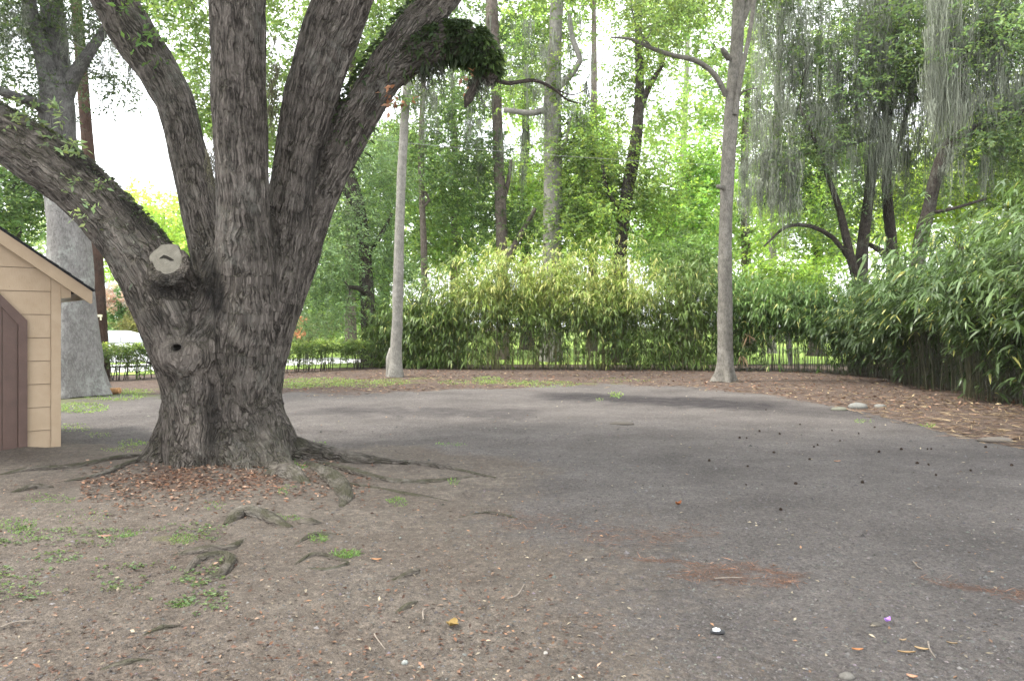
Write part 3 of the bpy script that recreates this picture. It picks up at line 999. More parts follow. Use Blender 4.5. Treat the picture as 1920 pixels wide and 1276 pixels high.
limb_growth('hook', 0.3, 0.8, 900, 0.10, (0.06, 0.10, 0.025), 2.2)
limb_growth('right', 0.55, 0.92, 1300, 0.09, (0.028, 0.045, 0.014), 1.6, 0.6, rf=1.1)
limb_growth('left', 0.35, 1.0, 1300, 0.07, (0.035, 0.045, 0.022), 2.6, 0.7)
fe.build('fern_mat', M['leaf'], oak, kind='stuff')
ep = MB()
for px, py, d, s in ((118, 215, 8.45, 1.0), (100, 262, 8.35, 0.8), (128, 292, 8.35, 1.0), (60, 215, 8.4, 0.8), (150, 340, 8.3, 0.7), (180, 352, 8.4, 0.8), (165, 395, 8.15, 0.7), (45, 190, 8.4, 0.8), (30, 230, 8.3, 0.7), (135, 270, 8.4, 0.9)):
    add_foliage(ep, [P(px, py, d)], 0.05, 5, 6, 0.09 * s, (0.12, 0.17, 0.075), rc, 0.16, 0.1)
ep.build('leafy_shoots', M['leaf'], oak, kind='stuff')
ms = MB()
tops = [P(rc.uniform(790, 830), 118, 9.0) for _ in range(7)] + [P(rc.uniform(880, 915), 150, 9.0) for _ in range(6)] + [P(rc.uniform(800, 900), 62, 9.1) for _ in range(5)]
add_moss(ms, tops, [0.55] * 7 + [0.4] * 6 + [0.3] * 5, 26, 0.03, rc, 0.010, (0.10, 0.105, 0.08))
tops = [P(rc.uniform(505, 530), rc.uniform(60, 200), 9.0) for _ in range(8)] + [P(rc.uniform(395, 404), rc.uniform(230, 330), 8.9) for _ in range(6)]
add_moss(ms, tops, 0.6, 18, 0.03, rc, 0.010, (0.17, 0.16, 0.11))
ms.build('hanging_moss', M['moss'], oak, kind='stuff')
db = MB()
add_tube(db, [[*P(905, 120, 9.0), 0.06], [*P(888, 165, 9.0), 0.05], [*P(878, 185, 8.95), 0.06], [*P(872, 202, 8.95), 0.015]], 7, 0.06, 0.35, 3)
add_tube(db, [[*P(912, 140, 9.0), 0.035], [*P(950, 156, 9.1), 0.026], [*P(1000, 151, 9.2), 0.022], [*P(1035, 165, 9.25), 0.018], [*P(1065, 188, 9.3), 0.012], [*P(1090, 194, 9.3), 0.006]], 7, 0.06, 0.2, 9)
add_tube(db, [[*P(1035, 165, 9.25), 0.013], [*P(1075, 178, 9.4), 0.009], [*P(1110, 160, 9.5), 0.005]], 5, 0.08, 0.2, 2)
db.build('dead_branch', M['dark_bark'], oak, True)
dl = MB()
add_foliage(dl, [P(742, 182, 9.0), P(735, 175, 9.0), P(765, 196, 9.0), P(890, 150, 9.0)], 0.05, 3, 3, 0.09, (0.26, 0.12, 0.055), rc, 0.14, 0.5)
dl.build('dead_leaves', M['dry'], oak, kind='stuff')

# surface roots breaking through the soil round the oak
def on_ground(px, py):
    g = G(px, py)
    g[2] = float(ground_height(np.array([g[0]]), np.array([g[1]]))[0])
    return g


ROOTS = [
    ([(425, 985), (455, 968), (500, 974), (545, 990)], 15), ([(345, 1072), (372, 1052), (418, 1040), (432, 1052), (405, 1078), (358, 1082)], 9),
    ([(325, 1042), (380, 1034), (430, 1026), (458, 1008)], 9), ([(552, 1056), (590, 1040), (640, 1046), (648, 1060), (612, 1068), (578, 1062)], 7),
    ([(553, 1018), (590, 1006), (640, 1000)], 7), ([(560, 974), (582, 982), (600, 978)], 9), ([(575, 880), (625, 905), (648, 928), (640, 948)], 15),
    ([(0, 890), (60, 884), (140, 880), (215, 868), (290, 856)], 9), ([(560, 868), (640, 886), (760, 902), (900, 888)], 8), ([(640, 905), (760, 922), (860, 936)], 6),
    ([(860, 966), (920, 960), (985, 974)], 5), ([(700, 862), (800, 872), (930, 892)], 7), ([(735, 1084), (775, 1072), (785, 1066)], 10),
    ([(268, 1192), (305, 1178), (338, 1170)], 10), ([(190, 1256), (240, 1246), (285, 1238)], 9), ([(742, 1148), (765, 1136), (782, 1126)], 9),
    ([(20, 925), (60, 915), (100, 912)], 10), ([(495, 900), (540, 900), (580, 915)], 18), ([(300, 870), (250, 880), (180, 898), (120, 905)], 7),
]
rr_ = np.random.default_rng(3)
for ri, (pts, rp) in enumerate(ROOTS):
    b = MB()
    rows = []
    for a, (px, py) in enumerate(pts):
        g = on_ground(px, py)
        r0 = rp * g[1] / FPX * (1.15 if ri in (0, 1, 2, 5, 6, 17) else 0.9) * (0.55 if a in (0, len(pts) - 1) else 1.0)
        rows.append([g[0], g[1], g[2] + r0 * (-0.7 if a in (0, len(pts) - 1) else (0.06 if a % 2 else -0.15)), r0])
    add_tube(b, rows, 12, 0.05, 0.45, seed=ri + 2)
    b.build('surface_root', M['root_bark'] if 'root_bark' in M else M.setdefault('root_bark', bark_material('root_bark', (0.04, 0.033, 0.028), (0.145, 0.127, 0.108), 1.0, (22, 22, 6), lichen=(0.22, 0.21, 0.185), lichen_amt=0.25, moss_amt=0.8, bump=0.015)), oak, True)

# ------------------------------------------------------------------ the garden shed
shed = thing('garden_shed', 'tan lap-sided garden shed with brown barn door and dark shingle roof', 'shed')
AL = math.radians(40)
shed.location = (-5.94, 10.1, 0)
shed.rotation_euler = (0, 0, math.pi + AL)              # local +x runs along the front to the left, local +y faces the viewer
n = NT('tan_paint')
co = n.new('TexCoord').outputs['Object']
c = n.mixc(n.ramp(n.noise(co, 5, 5, 0.6), 0.3, 0.7), (0.365, 0.273, 0.180), (0.425, 0.326, 0.224))
c = n.mixc(n.ramp(n.noise(n.mapv(co, (60, 60, 9)), 1.0, 4, 0.7), 0.62, 0.78, 0, 0.35), c, (0.25, 0.17, 0.10))
c = n.mixc(n.ramp(n.noise(co, 26, 4, 0.7), 0.66, 0.78, 0, 0.6), c, (0.16, 0.11, 0.08))
M['tan'] = n.end(n.bsdf(c, 0.6, 0.3, n.bump(n.noise(n.mapv(co, (90, 90, 14)), 1.0, 4), 0.25, 0.006)))
M['brown_paint'] = plain('brown_paint', (0.095, 0.058, 0.046), 0.5, 0.35, 0.15, 7, 0.003)
M['dark_gap'] = plain('dark_wood_core', (0.09, 0.07, 0.05), 0.9, 0.1)
n = NT('asphalt_shingle')
co = n.new('TexCoord').outputs['Object']
c = n.mixc(n.ramp(n.noise(co, 40, 4, 0.7), 0.3, 0.7), (0.016, 0.016, 0.018), (0.05, 0.05, 0.053))
M['shingle'] = n.end(n.bsdf(c, 0.95, 0.1))
SW, SD_, EZ, SLOPE = 2.9, 2.3, 2.29, 0.72
RZ = lambda u: EZ + SLOPE * min(u, SW - u)              # underside of the roof over the front
core = MB()
core.prism([(0.02, 0), (SW - 0.02, 0), (SW - 0.02, EZ - 0.05), (SW / 2, RZ(SW / 2) - 0.06), (0.02, EZ - 0.05)], -SD_, -0.02)
core.build('wall', M['dark_gap'], shed)
zs = [-0.08, 0.245, 0.545, 0.845, 1.145, 1.445, 1.745, 2.045, 2.345, 2.645, 2.945, 3.2]
DX0, DX1, DZC, DZT, CH_ = 0.378, 2.52, 1.66, 2.04, 0.33
for a in range(len(zs) - 1):
    z0, z1 = zs[a], zs[a + 1] - 0.006
    def edge_x(z):
        return max(0.112, (z - EZ) / SLOPE + 0.02)
    if edge_x(z1) > SW / 2 - 0.1:
        break
    # each board leans a little: its lower edge stands proud of the board below
    def lap(xa0, xb0, xa1, xb1):
        b = MB()
        b.add([(xa0, 0.016, z0), (xb0, 0.016, z0), (xb1, 0.004, z1), (xa1, 0.004, z1), (xa0, -0.019, z0), (xb0, -0.019, z0), (xb1, -0.019, z1), (xa1, -0.019, z1)],
              [(0, 3, 2, 1), (4, 5, 6, 7), (0, 1, 5, 4), (1, 2, 6, 5), (2, 3, 7, 6), (3, 0, 4, 7)])
        b.build('siding_board', M['tan'], shed)
    e0, e1 = edge_x(z0), edge_x(z1)
    if z0 < DZT - 0.02:
        xd = 0.30 if z1 > DZC else 0.05
        lap(e0, DX0 + xd, e1, DX0 + xd)
        lap(DX1 - xd, SW - e0, DX1 - xd, SW - e1)
    else:
        lap(e0, SW - e0, e1, SW - e1)
for xa, xb in ((0.0, 0.108), (SW - 0.108, SW)):
    b = MB()
    b.prism([(xa, -0.08), (xb, -0.08), (xb, EZ + (0.07 if xa == 0 else 0)), (xa, EZ + (0 if xa == 0 else 0.07))], -0.03, 0.027)
    b.build('corner_trim', M['tan'], shed)
for sx in (0.0, SW):
    for a in range(7):
        b = MB()
        b.box((sx - 0.012, -SD_, zs[a]), (sx + 0.012, -0.032, zs[a + 1] - 0.006))
        b.build('siding_board', M['tan'], shed)
door = MB()
door.prism([(DX0 + 0.02, 0.0), (DX1 - 0.02, 0.0), (DX1 - 0.02, DZC - 0.02), (DX1 - CH_, DZT - 0.02), (DX0 + CH_, DZT - 0.02), (DX0 + 0.02, DZC - 0.02)], 0.01, 0.03)
door = door.build('door', M['dark_gap'], shed)
x = DX0 + 0.105
pw = 0.168
while x < DX1 - 0.12:
    xe = min(x + pw, DX1 - 0.105)
    def top(xx):
        e = min(xx - DX0, DX1 - xx)
        return min(DZT - 0.12, DZC - 0.10 + (e - 0.0) * (DZT - DZC) / CH_)
    b = MB()
    b.prism([(x, 0.03), (xe - 0.008, 0.03), (xe - 0.008, top(xe - 0.008)), (x, top(x))], 0.022, 0.042)
    b.build('door_plank', M['brown_paint'], door)
    x = xe
fw = 0.098
k_ = (DZT - DZC) / CH_
frame_polys = [
    [(DX0, -0.05), (DX0 + fw, -0.05), (DX0 + fw, DZC - 0.055), (DX0, DZC)],
    [(DX1 - fw, -0.05), (DX1, -0.05), (DX1, DZC), (DX1 - fw, DZC - 0.055)],
    [(DX0, DZC + 0.002), (DX0 + fw, DZC - 0.053), (DX0 + CH_ + 0.03, DZT - fw), (DX0 + CH_, DZT)],
    [(DX1 - fw, DZC - 0.053), (DX1, DZC + 0.002), (DX1 - CH_, DZT), (DX1 - CH_ - 0.03, DZT - fw)],
    [(DX0 + CH_ + 0.032, DZT - fw), (DX1 - CH_ - 0.032, DZT - fw), (DX1 - CH_ - 0.002, DZT), (DX0 + CH_ + 0.002, DZT)],
]
for po in frame_polys:
    b = MB()
    b.prism(po, 0.012, 0.066)
    b.build('door_frame', M['brown_paint'], shed)
b = MB()
b.box((DX1 - 0.24, 0.068, 1.0), (DX1 - 0.2, 0.085, 1.16))
b.build('handle', plain('black_iron', (0.02, 0.02, 0.02), 0.4, 0.5), door)
OV, FO = 0.345, 0.16
roof = MB()
for sgn in (0, 1):
    f = (lambda u: u) if sgn == 0 else (lambda u: SW - u)
    pl = [(f(-OV), EZ - OV * SLOPE + 0.012), (f(SW / 2), RZ(SW / 2) + 0.012), (f(SW / 2), RZ(SW / 2) + 0.032), (f(-OV), EZ - OV * SLOPE + 0.032)]
    roof.prism(pl if sgn == 0 else pl[::-1], -SD_ - 0.15, FO - 0.002)
roof = roof.build('roof', M['shingle'], shed)
for sgn in (0, 1):
    f = (lambda u: u) if sgn == 0 else (lambda u: SW - u)
    nc = 13
    for a in range(nc):
        u0, u1 = -OV - 0.03 + a * (SW / 2 + OV + 0.03) / nc, -OV - 0.03 + (a + 1.2) * (SW / 2 + OV + 0.03) / nc
        u1 = min(u1, SW / 2)
        za, zb = EZ + u0 * SLOPE + 0.045, EZ + u1 * SLOPE + 0.036
        pl = [(f(u0), za - 0.010), (f(u1), zb - 0.004), (f(u1), zb + 0.003), (f(u0), za + 0.008)]
        b = MB()
        b.prism(pl if sgn == 0 else pl[::-1], -SD_ - 0.18, FO + 0.035)
        b.build('shingle_course', M['shingle'], roof)
    b = MB()
    pl = [(f(-OV + 0.02), EZ - OV * SLOPE - 0.155), (f(SW / 2 - 0.001), RZ(SW / 2) - 0.155), (f(SW / 2 - 0.001), RZ(SW / 2) + 0.010), (f(-OV), EZ - OV * SLOPE + 0.010), (f(-OV), EZ - OV * SLOPE - 0.145)]
    b.prism(pl if sgn == 0 else pl[::-1], FO - 0.03, FO)
    b.build('rake_board', M['tan'], roof)
    b = MB()
    ua, ub = -0.115, -0.004
    pl = [(f(ua), EZ + ua * SLOPE - 0.24), (f(ub), EZ + ub * SLOPE - 0.33), (f(ub), EZ + ub * SLOPE + 0.008), (f(ua), EZ + ua * SLOPE + 0.008)]
    b.prism(pl if sgn == 0 else pl[::-1], -0.06, 0.05)
    b.build('eave_bracket', M['tan'], roof)
    b = MB()
    pl = [(f(-OV), EZ - OV * SLOPE - 0.09), (f(-OV + 0.03), EZ - OV * SLOPE - 0.09), (f(-OV + 0.03), EZ - OV * SLOPE + 0.010), (f(-OV), EZ - OV * SLOPE + 0.008)]
    b.prism(pl if sgn == 0 else pl[::-1], -SD_ - 0.15, FO - 0.034)
    b.build('eave_fascia', M['tan'], roof)

# ------------------------------------------------------------------ trees behind
def gpy(d):
    return HYP + FPX * CAMH / d


def clump_points(spec, r):
    out, rad = [], []
    for (px, py, d, rx, ry, rd, nn, R) in spec:
        u = rand_unit(nn, r) * (r.random((nn, 1)) ** 0.38)
        q = P(px, py, d) + u * np.array([rx * d / FPX, rd, ry * d / FPX])
        ok = q[:, 2] > R * 0.5
        out.append(q[ok])
        rad.append(np.full(ok.sum(), R))
    return np.concatenate(out), np.concatenate(rad)


def tree(name, label, limbs, clumps, bark, tint, seed, L=0.15, k=26, m=8, spray=0.5, moss=None, flare=0.5, droop=0.25, var=0.3, yellow=0.3, cat='tree', group=None, connect=True, extra_skel=True, sides=12, rmin=0.012, wr=0.45, dd=0.0, limb_bark=None):
    limbs = [[(a_, gpy(c_ + dd) if i_ == 0 and li_ == 0 else b_, c_ + dd, e_) for i_, (a_, b_, c_, e_) in enumerate(rows)] for li_, rows in enumerate(limbs)]
    clumps = [(c_[0], c_[1], c_[2] + dd) + tuple(c_[3:]) for c_ in clumps]
    moss = [m_[:4] + (m_[4] + dd, m_[5] + dd) + m_[6:] for m_ in moss] if moss else None
    r = np.random.default_rng(seed)
    root = thing(name, label, cat, group)
    skel = []
    for li, rows in enumerate(limbs):
        b = MB()
        pts = [[*P(px, py, d), rp * d / FPX] for px, py, d, rp in rows]
        q = add_tube(b, pts, sides if li == 0 else 8, 0.22 if pts[0][1] < 26 else 0.35, 0.16, seed=seed + li, flare=flare if li == 0 else 0)
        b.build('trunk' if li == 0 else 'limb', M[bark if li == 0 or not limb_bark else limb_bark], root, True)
        skel += list(q[len(q) // 4:] if li == 0 else q[1:])
    if clumps:
        C, R = clump_points(clumps, r)
        if connect:
            b = MB()
            sk = grow_branches(b, skel, C, r, rmin, 4)
            b.build('branches', M[bark], root, True, kind='stuff')
        lv = MB()
        add_foliage(lv, C, R, k, m, L, tint, r, spray, droop, var, yellow, wr)
        lv.build('crown', M['leaf'], root, kind='stuff')
    if moss:
        b = MB()
        for (px0, px1, py0, py1, d0, d1, nn, ln, st, sp, wd) in moss:
            tops = np.array([P(r.uniform(px0, px1), py0 + (py1 - py0) * r.random(), r.uniform(d0, d1)) for _ in range(nn)])
            add_moss(b, tops, ln * r.uniform(0.2, 1.3, nn), st, sp, r, wd)
        b.build('hanging_moss', M['moss'], root, kind='stuff')
    return root


# grey giant behind the shed
tree('mossy_oak', 'thick smooth grey trunk with flared foot, standing behind the shed', [
    [(138, gpy(17.7) + 6, 17.7, 52), (137, 690, 17.7, 47), (134, 600, 17.7, 41), (131, 500, 17.7, 37), (125, 400, 17.7, 35), (118, 345, 17.7, 33)],
    [(125, 400, 17.7, 33), (118, 345, 17.7, 34.5), (112, 290, 17.7, 33.5), (106, 210, 17.7, 33), (107, 150, 17.7, 27)],
    [(104, 190, 17.7, 22), (84, 110, 17.6, 17), (62, 45, 17.5, 14), (45, -60, 17.4, 11), (20, -190, 17.2, 7)],
    [(110, 180, 17.8, 25), (104, 80, 17.9, 22), (97, -10, 18.0, 20), (90, -180, 18.1, 14)],
    [(118, 190, 17.7, 16), (140, 140, 17.7, 13), (170, 95, 17.8, 10), (200, 48, 18, 8), (236, -20, 18.2, 6), (260, -120, 18.3, 4)],
    [(104, 215, 17.6, 14), (70, 195, 17.2, 11), (20, 178, 16.6, 9), (-60, 150, 16, 7)],
], [(40, 60, 17.7, 110, 90, 2.6, 26, 0.75), (150, 10, 18.2, 110, 55, 2.4, 22, 0.75), (60, -110, 18, 190, 90, 3.5, 46, 0.85), (10, 150, 16.8, 60, 70, 1.5, 8, 0.6), (195, 160, 18, 28, 32, 1.0, 4, 0.4), (250, -80, 18, 130, 60, 2, 14, 0.7)],
    'grey_bark', (0.045, 0.07, 0.028), 21, L=0.10, k=24, m=9, spray=0.4, flare=0.45, sides=48, limb_bark='silhouette_bark',
    moss=[(0, 60, 0, 90, 16.5, 18, 26, 1.0, 26, 0.06, 0.012), (100, 230, 20, 120, 17, 18.3, 22, 0.9, 22, 0.05, 0.012), (180, 250, 90, 130, 17.4, 18, 6, 0.9, 20, 0.04, 0.012)])

# leaning pole by the grey tree
pole = thing('utility_pole', 'leaning dark brown wooden pole beside the thick grey trunk', 'pole')
b = MB()
add_tube(b, [[*P(194, gpy(23.5) + 3, 23.5), 0.20], [*P(178, 440, 23.5), 0.185], [*P(160, 220, 23.5), 0.17], [*P(140, -40, 23.5), 0.155], [*P(132, -140, 23.5), 0.15]], 14, 0.3, 0.04, 4)
b.build('shaft', M.setdefault('pole_wood', bark_material('pole_wood', (0.03, 0.018, 0.013), (0.085, 0.052, 0.038), 1.0, (60, 60, 3), lichen_amt=0.05, bump=0.006)), pole, True)
M['pale_tag'] = plain('pale_tag', (0.7, 0.66, 0.45), 0.6)
b = MB()
g = P(187, 592, 23.28)
b.box((g[0] - 0.075, g[1] - 0.012, g[2] - 0.03), (g[0] + 0.075, g[1] + 0.02, g[2] + 0.04))
b.box((g[0] + 0.012, g[1] - 0.014, g[2] - 0.13), (g[0] + 0.055, g[1] + 0.01, g[2] - 0.032))
b.build('tag', M['pale_tag'], pole)

# slim pale trunk between the oak and the bamboo
tree('slim_tree', 'slim pale straight trunk standing left of the yellow-green bamboo', [
    [(742, gpy(24) + 2, 24, 12.5), (743, 660, 24, 11), (746, 560, 24, 10), (750, 400, 24, 9), (757, 250, 24, 8.2), (764, 160, 24, 8), (776, 40, 24, 7), (790, -90, 24, 6)],
    [(733, gpy(24.3) + 2, 24.3, 10), (731, 670, 24.3, 7.5), (733, 652, 24.3, 3)],
    [(764, 160, 24, 5), (780, 110, 23.8, 4), (800, 60, 23.5, 3)],
], [(800, -60, 24, 90, 70, 2, 22, 0.8), (765, 185, 24, 22, 25, 0.5, 6, 0.4)], 'pale_bark', (0.07, 0.11, 0.03), 31, L=0.12, k=18, flare=0.5,
    moss=[(768, 820, 110, 200, 23.6, 24.4, 14, 1.6, 24, 0.06, 0.014)])

# tall straight trunk at the right edge of the lot
tree('tall_tree', 'tall straight brown trunk with forked top at the right edge of the lot', [
    [(1359, gpy(22) + 3, 22, 15.5), (1360, 660, 22, 14), (1359, 560, 22, 13), (1360, 440, 22, 12.2), (1366, 300, 22, 12.2), (1374, 180, 22, 12.4), (1380, 100, 22, 12), (1384, 40, 22, 11), (1386, -40, 22, 10), (1388, -160, 22, 8)],
    [(1383, 60, 22, 9), (1398, 20, 22, 7.5), (1422, -40, 22, 6), (1450, -120, 22, 4.5)],
    [(1378, 215, 21.8, 5), (1392, 130, 21.6, 4.6), (1404, 70, 21.5, 4.2), (1414, 0, 21.4, 3.8), (1420, -90, 21.3, 3)],
    [(1362, 180, 22, 5.5), (1340, 140, 21.8, 5.2), (1305, 114, 21.6, 4.8), (1262, 104, 21.4, 4.2), (1220, 90, 21.2, 3.6), (1182, 73, 21, 2.8), (1146, 70, 20.8, 1.6)],
    [(1222, 92, 21.2, 3), (1200, 60, 21.1, 2.4), (1185, 20, 21, 2), (1180, -30, 21, 1.6)],
    [(1380, 190, 22, 3), (1395, 170, 21.5, 2), (1420, 166, 21, 1)],
    [(1366, 110, 21.9, 6), (1357, 96, 21.6, 5.5), (1354, 90, 21.55, 4)],
    [(1356, 352, 21.85, 5), (1347, 350, 21.7, 4.5), (1344, 349, 21.68, 3)],
], [(1400, -110, 22, 190, 70, 3, 40, 0.9), (1240, 40, 21, 75, 45, 1.2, 12, 0.5), (1290, -20, 21.5, 60, 45, 1.5, 10, 0.6), (1170, 40, 21, 30, 30, 0.6, 3, 0.3)],
    'tan_bark', (0.10, 0.15, 0.035), 41, L=0.11, k=20, m=8, spray=0.4, flare=0.7, sides=30)

# feathery tree behind the hedge
tree('feathery_tree', 'feathery grey-green tree with dark trunk behind the clipped hedge', [
    [(697, gpy(30.5) + 2, 30.5, 16), (692, 610, 30.5, 15), (688, 540, 30.5, 13), (684, 470, 30.5, 12), (672, 380, 30.5, 11), (655, 320, 30.5, 9), (640, 250, 30.5, 7), (630, 150, 30.5, 5)],
    [(686, 550, 30.3, 6), (672, 540, 29.8, 5), (655, 538, 29.5, 3.5)],
    [(676, 400, 30.5, 7), (640, 350, 30.3, 5), (600, 330, 30, 3.5)],
    [(684, 480, 30.5, 6), (715, 440, 30.5, 4.5), (735, 400, 30.5, 3)],
], [(620, 440, 30.5, 90, 150, 2.4, 62, 0.95), (600, 560, 30, 80, 60, 2.0, 26, 0.85), (700, 380, 31, 55, 110, 1.6, 26, 0.85), (650, 270, 31, 80, 70, 2.2, 18, 0.85), (735, 540, 31.5, 45, 90, 1.2, 18, 0.8)],
    'dark_bark', (0.10, 0.16, 0.065), 51, L=0.155, k=28, m=10, spray=0.6, droop=0.4, yellow=0.2, wr=0.3)

tree('thin_tree', 'thin bare-stemmed tree just right of the slim pale trunk', [
    [(797, gpy(36), 36, 6.5), (795, 480, 36, 6), (789, 300, 36, 5.5), (794, 150, 36, 5), (800, 0, 36, 4), (805, -120, 36, 3)],
    [(792, 390, 36, 3.5), (805, 375, 36, 2.8), (790, 350, 35.5, 2)]],
    [(800, 330, 36.5, 75, 90, 2.4, 22, 0.95), (790, 90, 36.5, 90, 110, 2.6, 24, 0.95), (740, 290, 37, 60, 50, 2, 12, 0.9)],
    'brown_bark', (0.075, 0.125, 0.035), 52, L=0.17, k=23, m=9,
    moss=[(770, 850, 60, 330, 35.5, 36.5, 26, 1.9, 24, 0.09, 0.02)])

tree('forked_tree', 'grey trunk with a low side fork rising behind the left half of the bamboo', [
    [(943, gpy(36), 36, 12), (941, 470, 36, 11), (936, 330, 36, 10), (931, 180, 36, 10), (924, 60, 36, 12), (918, -80, 36, 11), (915, -150, 36, 9)],
    [(946, 500, 35.8, 7), (962, 465, 35.6, 6.5), (985, 425, 35.4, 5.5), (1004, 390, 35.2, 3.5)],
    [(938, 400, 36, 5), (953, 340, 36, 4), (958, 300, 36, 3)]],
    [(885, 350, 36.5, 80, 110, 2.6, 36, 0.95), (960, 400, 37, 50, 70, 2, 14, 0.9), (900, 90, 37, 110, 90, 3, 26, 1.0), (870, 230, 36, 60, 60, 2, 12, 0.9), (930, -90, 37, 140, 50, 3, 20, 1)],
    'brown_bark', (0.065, 0.11, 0.033), 53, L=0.17, k=23, m=9,
    moss=[(870, 1000, 20, 330, 35, 36.5, 60, 2.2, 26, 0.1, 0.02)])

tree('thick_tree', 'thickest straight grey trunk behind the middle of the bamboo', [
    [(1034, gpy(34), 34, 19), (1036, 450, 34, 17.5), (1037, 300, 34, 16.5), (1036, 200, 34, 16), (1040, 100, 34, 13), (1044, 0, 34, 12), (1050, -140, 34, 10)],
    [(1036, 200, 34, 7), (1000, 212, 33.7, 6), (945, 206, 33.4, 5)],
    [(1040, 170, 33.8, 6), (1072, 140, 33.5, 6), (1088, 114, 33.4, 5.5), (1074, 75, 33.4, 5), (1068, 30, 33.5, 4)],
    [(1044, 300, 33.8, 4), (1062, 260, 33.6, 3), (1070, 220, 33.4, 2)]],
    [(1085, 330, 34.5, 60, 110, 2.2, 30, 0.95), (1050, 420, 35, 60, 60, 2, 20, 0.9), (1010, 150, 34.5, 60, 70, 2, 12, 0.9), (1040, 20, 35, 80, 60, 2.6, 18, 0.95), (1050, -100, 35, 150, 50, 3, 22, 1), (1092, 240, 34.3, 30, 50, 1.4, 8, 0.8)],
    'pale_bark', (0.105, 0.165, 0.035), 54, L=0.17, k=23, m=9,
    moss=[(985, 1110, 30, 230, 33, 34.5, 60, 2.2, 26, 0.1, 0.02)])
b = MB()
rv = np.random.default_rng(8)
ivy = bpy.data.objects['thick_tree']
add_foliage(b, [P(rv.uniform(1026, 1050), y, 33.6) for y in np.linspace(80, 330, 9)], 0.42, 26, 7, 0.12, (0.14, 0.20, 0.04), rv, 0.3)
b.build('ivy', M['leaf'], ivy, kind='stuff')

tree('leaning_tree', 'dark ivy-hung trunk leaning right behind the bamboo', [
    [(1161, gpy(33), 33, 14), (1164, 470, 33, 13), (1175, 370, 33, 12), (1190, 280, 33, 11.5), (1198, 200, 33, 9.5), (1199, 120, 33, 8), (1195, 0, 33, 7), (1190, -120, 33, 5.5)],
    [(1197, 215, 33, 7), (1218, 160, 32.8, 6), (1240, 125, 32.6, 4), (1250, 90, 32.5, 2.5)],
    [(1172, 400, 33, 5), (1140, 360, 32.7, 4), (1128, 300, 32.5, 3)]],
    [(1195, 130, 33.3, 45, 100, 1.8, 24, 0.85), (1140, 350, 33.3, 50, 110, 1.8, 30, 0.85), (1225, 370, 33.3, 38, 110, 1.6, 26, 0.85), (1190, -70, 33.5, 110, 60, 3, 20, 1.0), (1105, 430, 33.5, 50, 50, 1.6, 14, 0.85)],
    'dark_bark', (0.125, 0.19, 0.033), 55, L=0.17, k=23, m=9, yellow=0.4)

tree('far_pine', 'far slender pale pine trunk in the sky gap left of the tall brown trunk', [
    [(1277, gpy(62), 62, 6.5), (1280, 340, 62, 6), (1287, 150, 62, 5), (1292, 0, 62, 4), (1295, -120, 62, 3)]],
    [(1290, -60, 62, 75, 60, 3.5, 18, 1.3)], 'pale_bark', (0.09, 0.13, 0.05), 56, L=0.22, k=26, m=9, spray=0.8, sides=8)

tree('pale_pine', 'pale pine trunk seen between the tall brown trunk and the mossy trees', [
    [(1446, gpy(44), 44, 8), (1450, 420, 44, 7), (1456, 250, 44, 6.5), (1462, 60, 44, 6), (1466, -120, 44, 5)]],
    [(1470, -60, 44, 130, 70, 4, 26, 1.2)], 'pale_bark', (0.09, 0.14, 0.04), 57, L=0.18, k=26, m=9, sides=8)

# mossy trees over the right-hand bamboo
DK = (0.085, 0.135, 0.045)
tree('mossy_tree', 'moss-draped dark trunk forking low above the bamboo right of the lot', [
    [(1612, gpy(21), 21, 15), (1611, 560, 21, 14), (1617, 470, 21, 11), (1625, 400, 21, 10), (1638, 310, 21, 9), (1656, 270, 21, 7), (1668, 215, 21, 6), (1655, 110, 21, 5), (1650, 0, 21, 4), (1640, -100, 21, 3)],
    [(1610, 540, 20.8, 9), (1592, 470, 20.6, 8), (1576, 400, 20.5, 7), (1556, 340, 20.3, 5), (1530, 270, 20, 3.5), (1500, 200, 19.8, 2.5)],
    [(1592, 485, 20.7, 5), (1562, 446, 20.4, 4.6), (1520, 424, 20.2, 4), (1475, 425, 20, 3), (1432, 462, 19.8, 1.6)],
    [(1662, 250, 21, 5), (1620, 262, 20.7, 4), (1560, 280, 20.4, 3), (1500, 290, 20, 2)]],
    [(1560, 140, 21, 130, 130, 2.2, 58, 0.8), (1500, 290, 20.5, 80, 80, 1.5, 26, 0.7), (1520, -40, 21, 160, 70, 2.8, 44, 0.9), (1590, 400, 22, 60, 60, 1.6, 14, 0.7)],
    'dark_bark', DK, 61, L=0.135, k=20, m=9, spray=0.46, flare=0.2, dd=5.5,
    moss=[(1410, 1690, -30, 300, 19.5, 21.6, 340, 2.5, 30, 0.14, 0.016), (1385, 1500, 280, 380, 19.5, 20.6, 50, 2.0, 30, 0.08, 0.019)])
